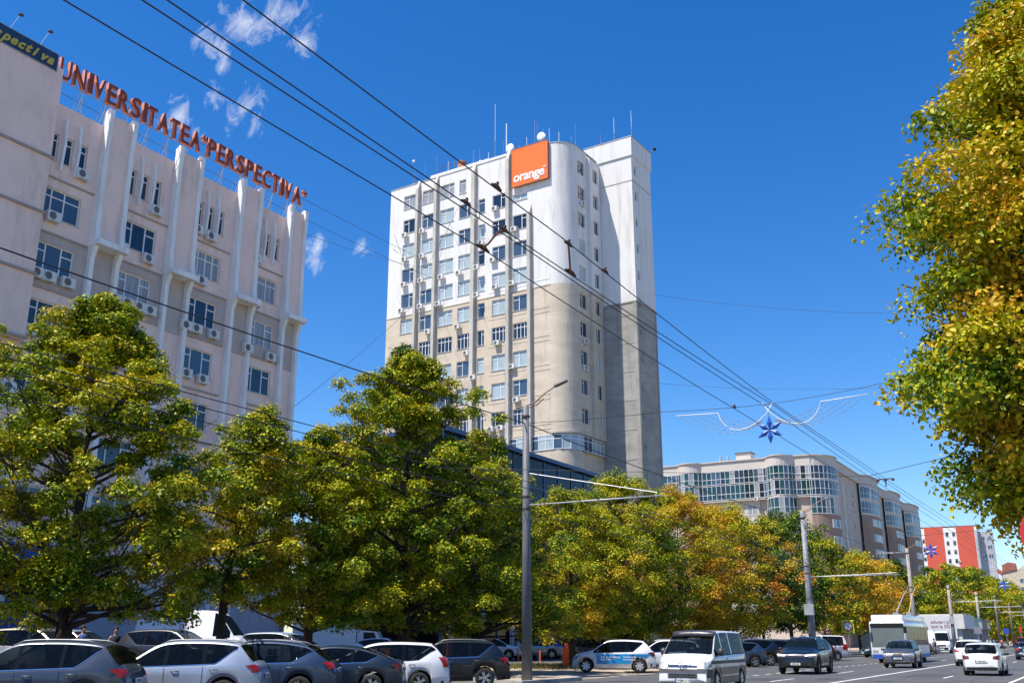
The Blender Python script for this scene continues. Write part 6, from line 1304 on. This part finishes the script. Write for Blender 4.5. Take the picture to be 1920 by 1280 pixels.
MB().box(-4.5, -.31, 1.0, 6, 0, 4.9).build('side_block', 'shop_white', SH)
def road_sign(x, y, h, m, r, label, shape='disc', rz=0, m2=None):
    t = thing('road_sign', label, 'road sign', (x, y, 0), rz); MB().tube([(0, 0, 0), (0, 0, h+.2)], .035, 6).build('post', 'galv', t)
    if shape == 'disc': MB().lathe([(0, -.05), (r, -.05), (r, -.03), (0, -.03)], 'y', 28, (0, 0, h)).build('plate', m, t)
    else: MB().box(-r, r, -.06, -.03, h-r, h+r).build('plate', m, t)
    if m2 == 'bar': MB().box(-r*.7, r*.7, -.056, -.052, h-.07, h+.07).build('white_bar', 'white_plastic', t)
    elif m2: MB().lathe([(0, -.058), (r*.72, -.058), (r*.72, -.052)], 'y', 24, (0, 0, h)).build('face', m2, t)
    return t
road_sign(-0.33, 11, 2.66, 'sign_red', .34, 'red round sign just entering the right edge of the photo', m2='bar')
ys = road_sign(-23.0, 106, 2.9, 'sign_yellow', .6, 'round sign on a yellow backing under the trees left of the trolleybus', 'square'); MB().lathe([(0, -.075), (.5, -.075), (.5, -.062)], 'y', 24, (0, 0, 2.9)).build('ring', 'sign_red', ys); MB().lathe([(0, -.09), (.38, -.09), (.38, -.078)], 'y', 24, (0, 0, 2.9)).build('face', 'white_plastic', ys)
road_sign(-16.6, 200, 3.0, 'plate_blue', .45, 'small blue square sign at the pavement edge', 'square'); road_sign(-17.2, 163, 2.9, 'steel', .5, 'grey backed sign panel beside the white delivery van', 'square')
tl = thing('traffic_light', 'distant traffic light at the far right above the red van', 'traffic light', (-15.3, 214, 0)); MB().tube([(0, 0, 0), (0, 0, 3.6)], .07, 6).build('post', 'galv', tl); MB().box(-.2, .2, -.2, .1, 2.9, 3.9).build('housing', 'sign_red', tl)
# ------------------------------------------------------------------ people
def person(x, y, rz, label, top, bottom, h=1.72, sc=1, pose=0, group='people on the far pavement', z=.12):
    t = thing('person', label, 'person', (x, y, z), R(rz), group)
    V = []; E_ = []; rad = []
    def chain(pts, start=None):
        prev = start
        for p, r in pts:
            V.append(p); rad.append(r); i = len(V)-1
            if prev is not None: E_.append((prev, i))
            prev = i
        return prev
    a = .18 if pose else .05
    pel = chain([((0, 0, .93), (.15, .11))]); ch = chain([((0, -.01, 1.12), (.135, .1)), ((0, 0, 1.32), (.165, .11)), ((0, 0, 1.43), (.1, .08)), ((0, .01, 1.5), (.055, .055)), ((0, -.02, 1.6), (.085, .1)), ((0, -.01, 1.7), (.075, .09))], pel)
    for s in (1, -1):
        chain([((.09*s, 0, .85), (.095, .1)), ((.10*s, -a*s*.5-.03, .48), (.06, .062)), ((.1*s, a*s, .09), (.04, .045)), ((.11*s, a*s-.14, .035), (.035, .03))], pel)
        chain([((.19*s, 0, 1.39), (.055, .055)), ((.24*s, .03, 1.13), (.042, .042)), ((.25*s, -.08-a*.5*s, .9), (.032, .034)), ((.25*s, -.12-a*.5*s, .8), (.03, .02))], pel+2)
    me = bpy.data.meshes.new('body'); me.from_pydata(V, E_, []); me.materials.append(M['skin']); o = link('body', me, t); o.scale = (h/1.78,)*3
    m = o.modifiers.new('skin', 'SKIN'); sv = me.skin_vertices[0].data
    for i, r in enumerate(rad): sv[i].radius = r
    sv[0].use_root = True; s_ = o.modifiers.new('sub', 'SUBSURF'); s_.levels = 1; s_.render_levels = 2
    k = h/1.78
    MB().lathe([(.0, 1.47*k), (.13*k, 1.44*k), (.2*k, 1.38*k), (.185*k, 1.2*k), (.165*k, 1.05*k), (.19*k, .9*k), (.0, .88*k)], 'z', 14).build('shirt', top, t, True)
    lg = MB()
    for s in (1, -1): lg.tube([(.09*s*k, 0, .95*k), (.1*s*k, (-a*s*.5-.03)*k, .5*k), (.1*s*k, a*s*k, .12*k)], [.12*k, .085*k, .065*k], 10)
    lg.build('trousers', bottom, t, True); MB().lathe([(0, 1.80*k), (.07*k, 1.78*k), (.1*k, 1.7*k), (.098*k, 1.64*k), (.0, 1.62*k)], 'z', 12, (0, .02, 0)).build('hair', 'hair', t, True)
for a in [(-17.6, 168, 0, 'person in a white top walking on the pavement by the shop', 'cloth_white', 'cloth_dark', 1.75, 1, 1), (-17.0, 172, 20, 'person in pale clothes just right of the one in white', 'apt_parapet', 'cloth_blue', 1.65, 1, 1), (-18.4, 166, 180, 'person in dark clothes close to the shop door', 'cloth_dark', 'cloth_dark', 1.75, 1, 0), (-17.9, 190, 0, 'person in a light shirt beyond the shop by the concrete pole', 'cloth_white', 'cloth_blue', 1.72, 1, 1), (-17.0, 194, 160, 'person in an orange top near the blue square sign', 'barrier_box', 'cloth_dark', 1.68, 1, 0), (-17.2, 120.5, 90, 'person in dark clothes with a bicycle beyond the trolleybus', 'cloth_dark', 'cloth_dark', 1.75, 1, 1)]:
    person(*a, z=.0 if a[1] < 160 else .12)
person(-35.6, 27.2, 90, 'person in a blue shirt standing behind the trunk of the big left linden', 'cloth_blue', 'cloth_dark', 1.8, 1, 0, None, z=.42); person(-34.9, 28.2, 60, 'person with bare arms beside the white delivery van', 'cloth_dark', 'skin', 1.75, 1, 1, None, z=.42)
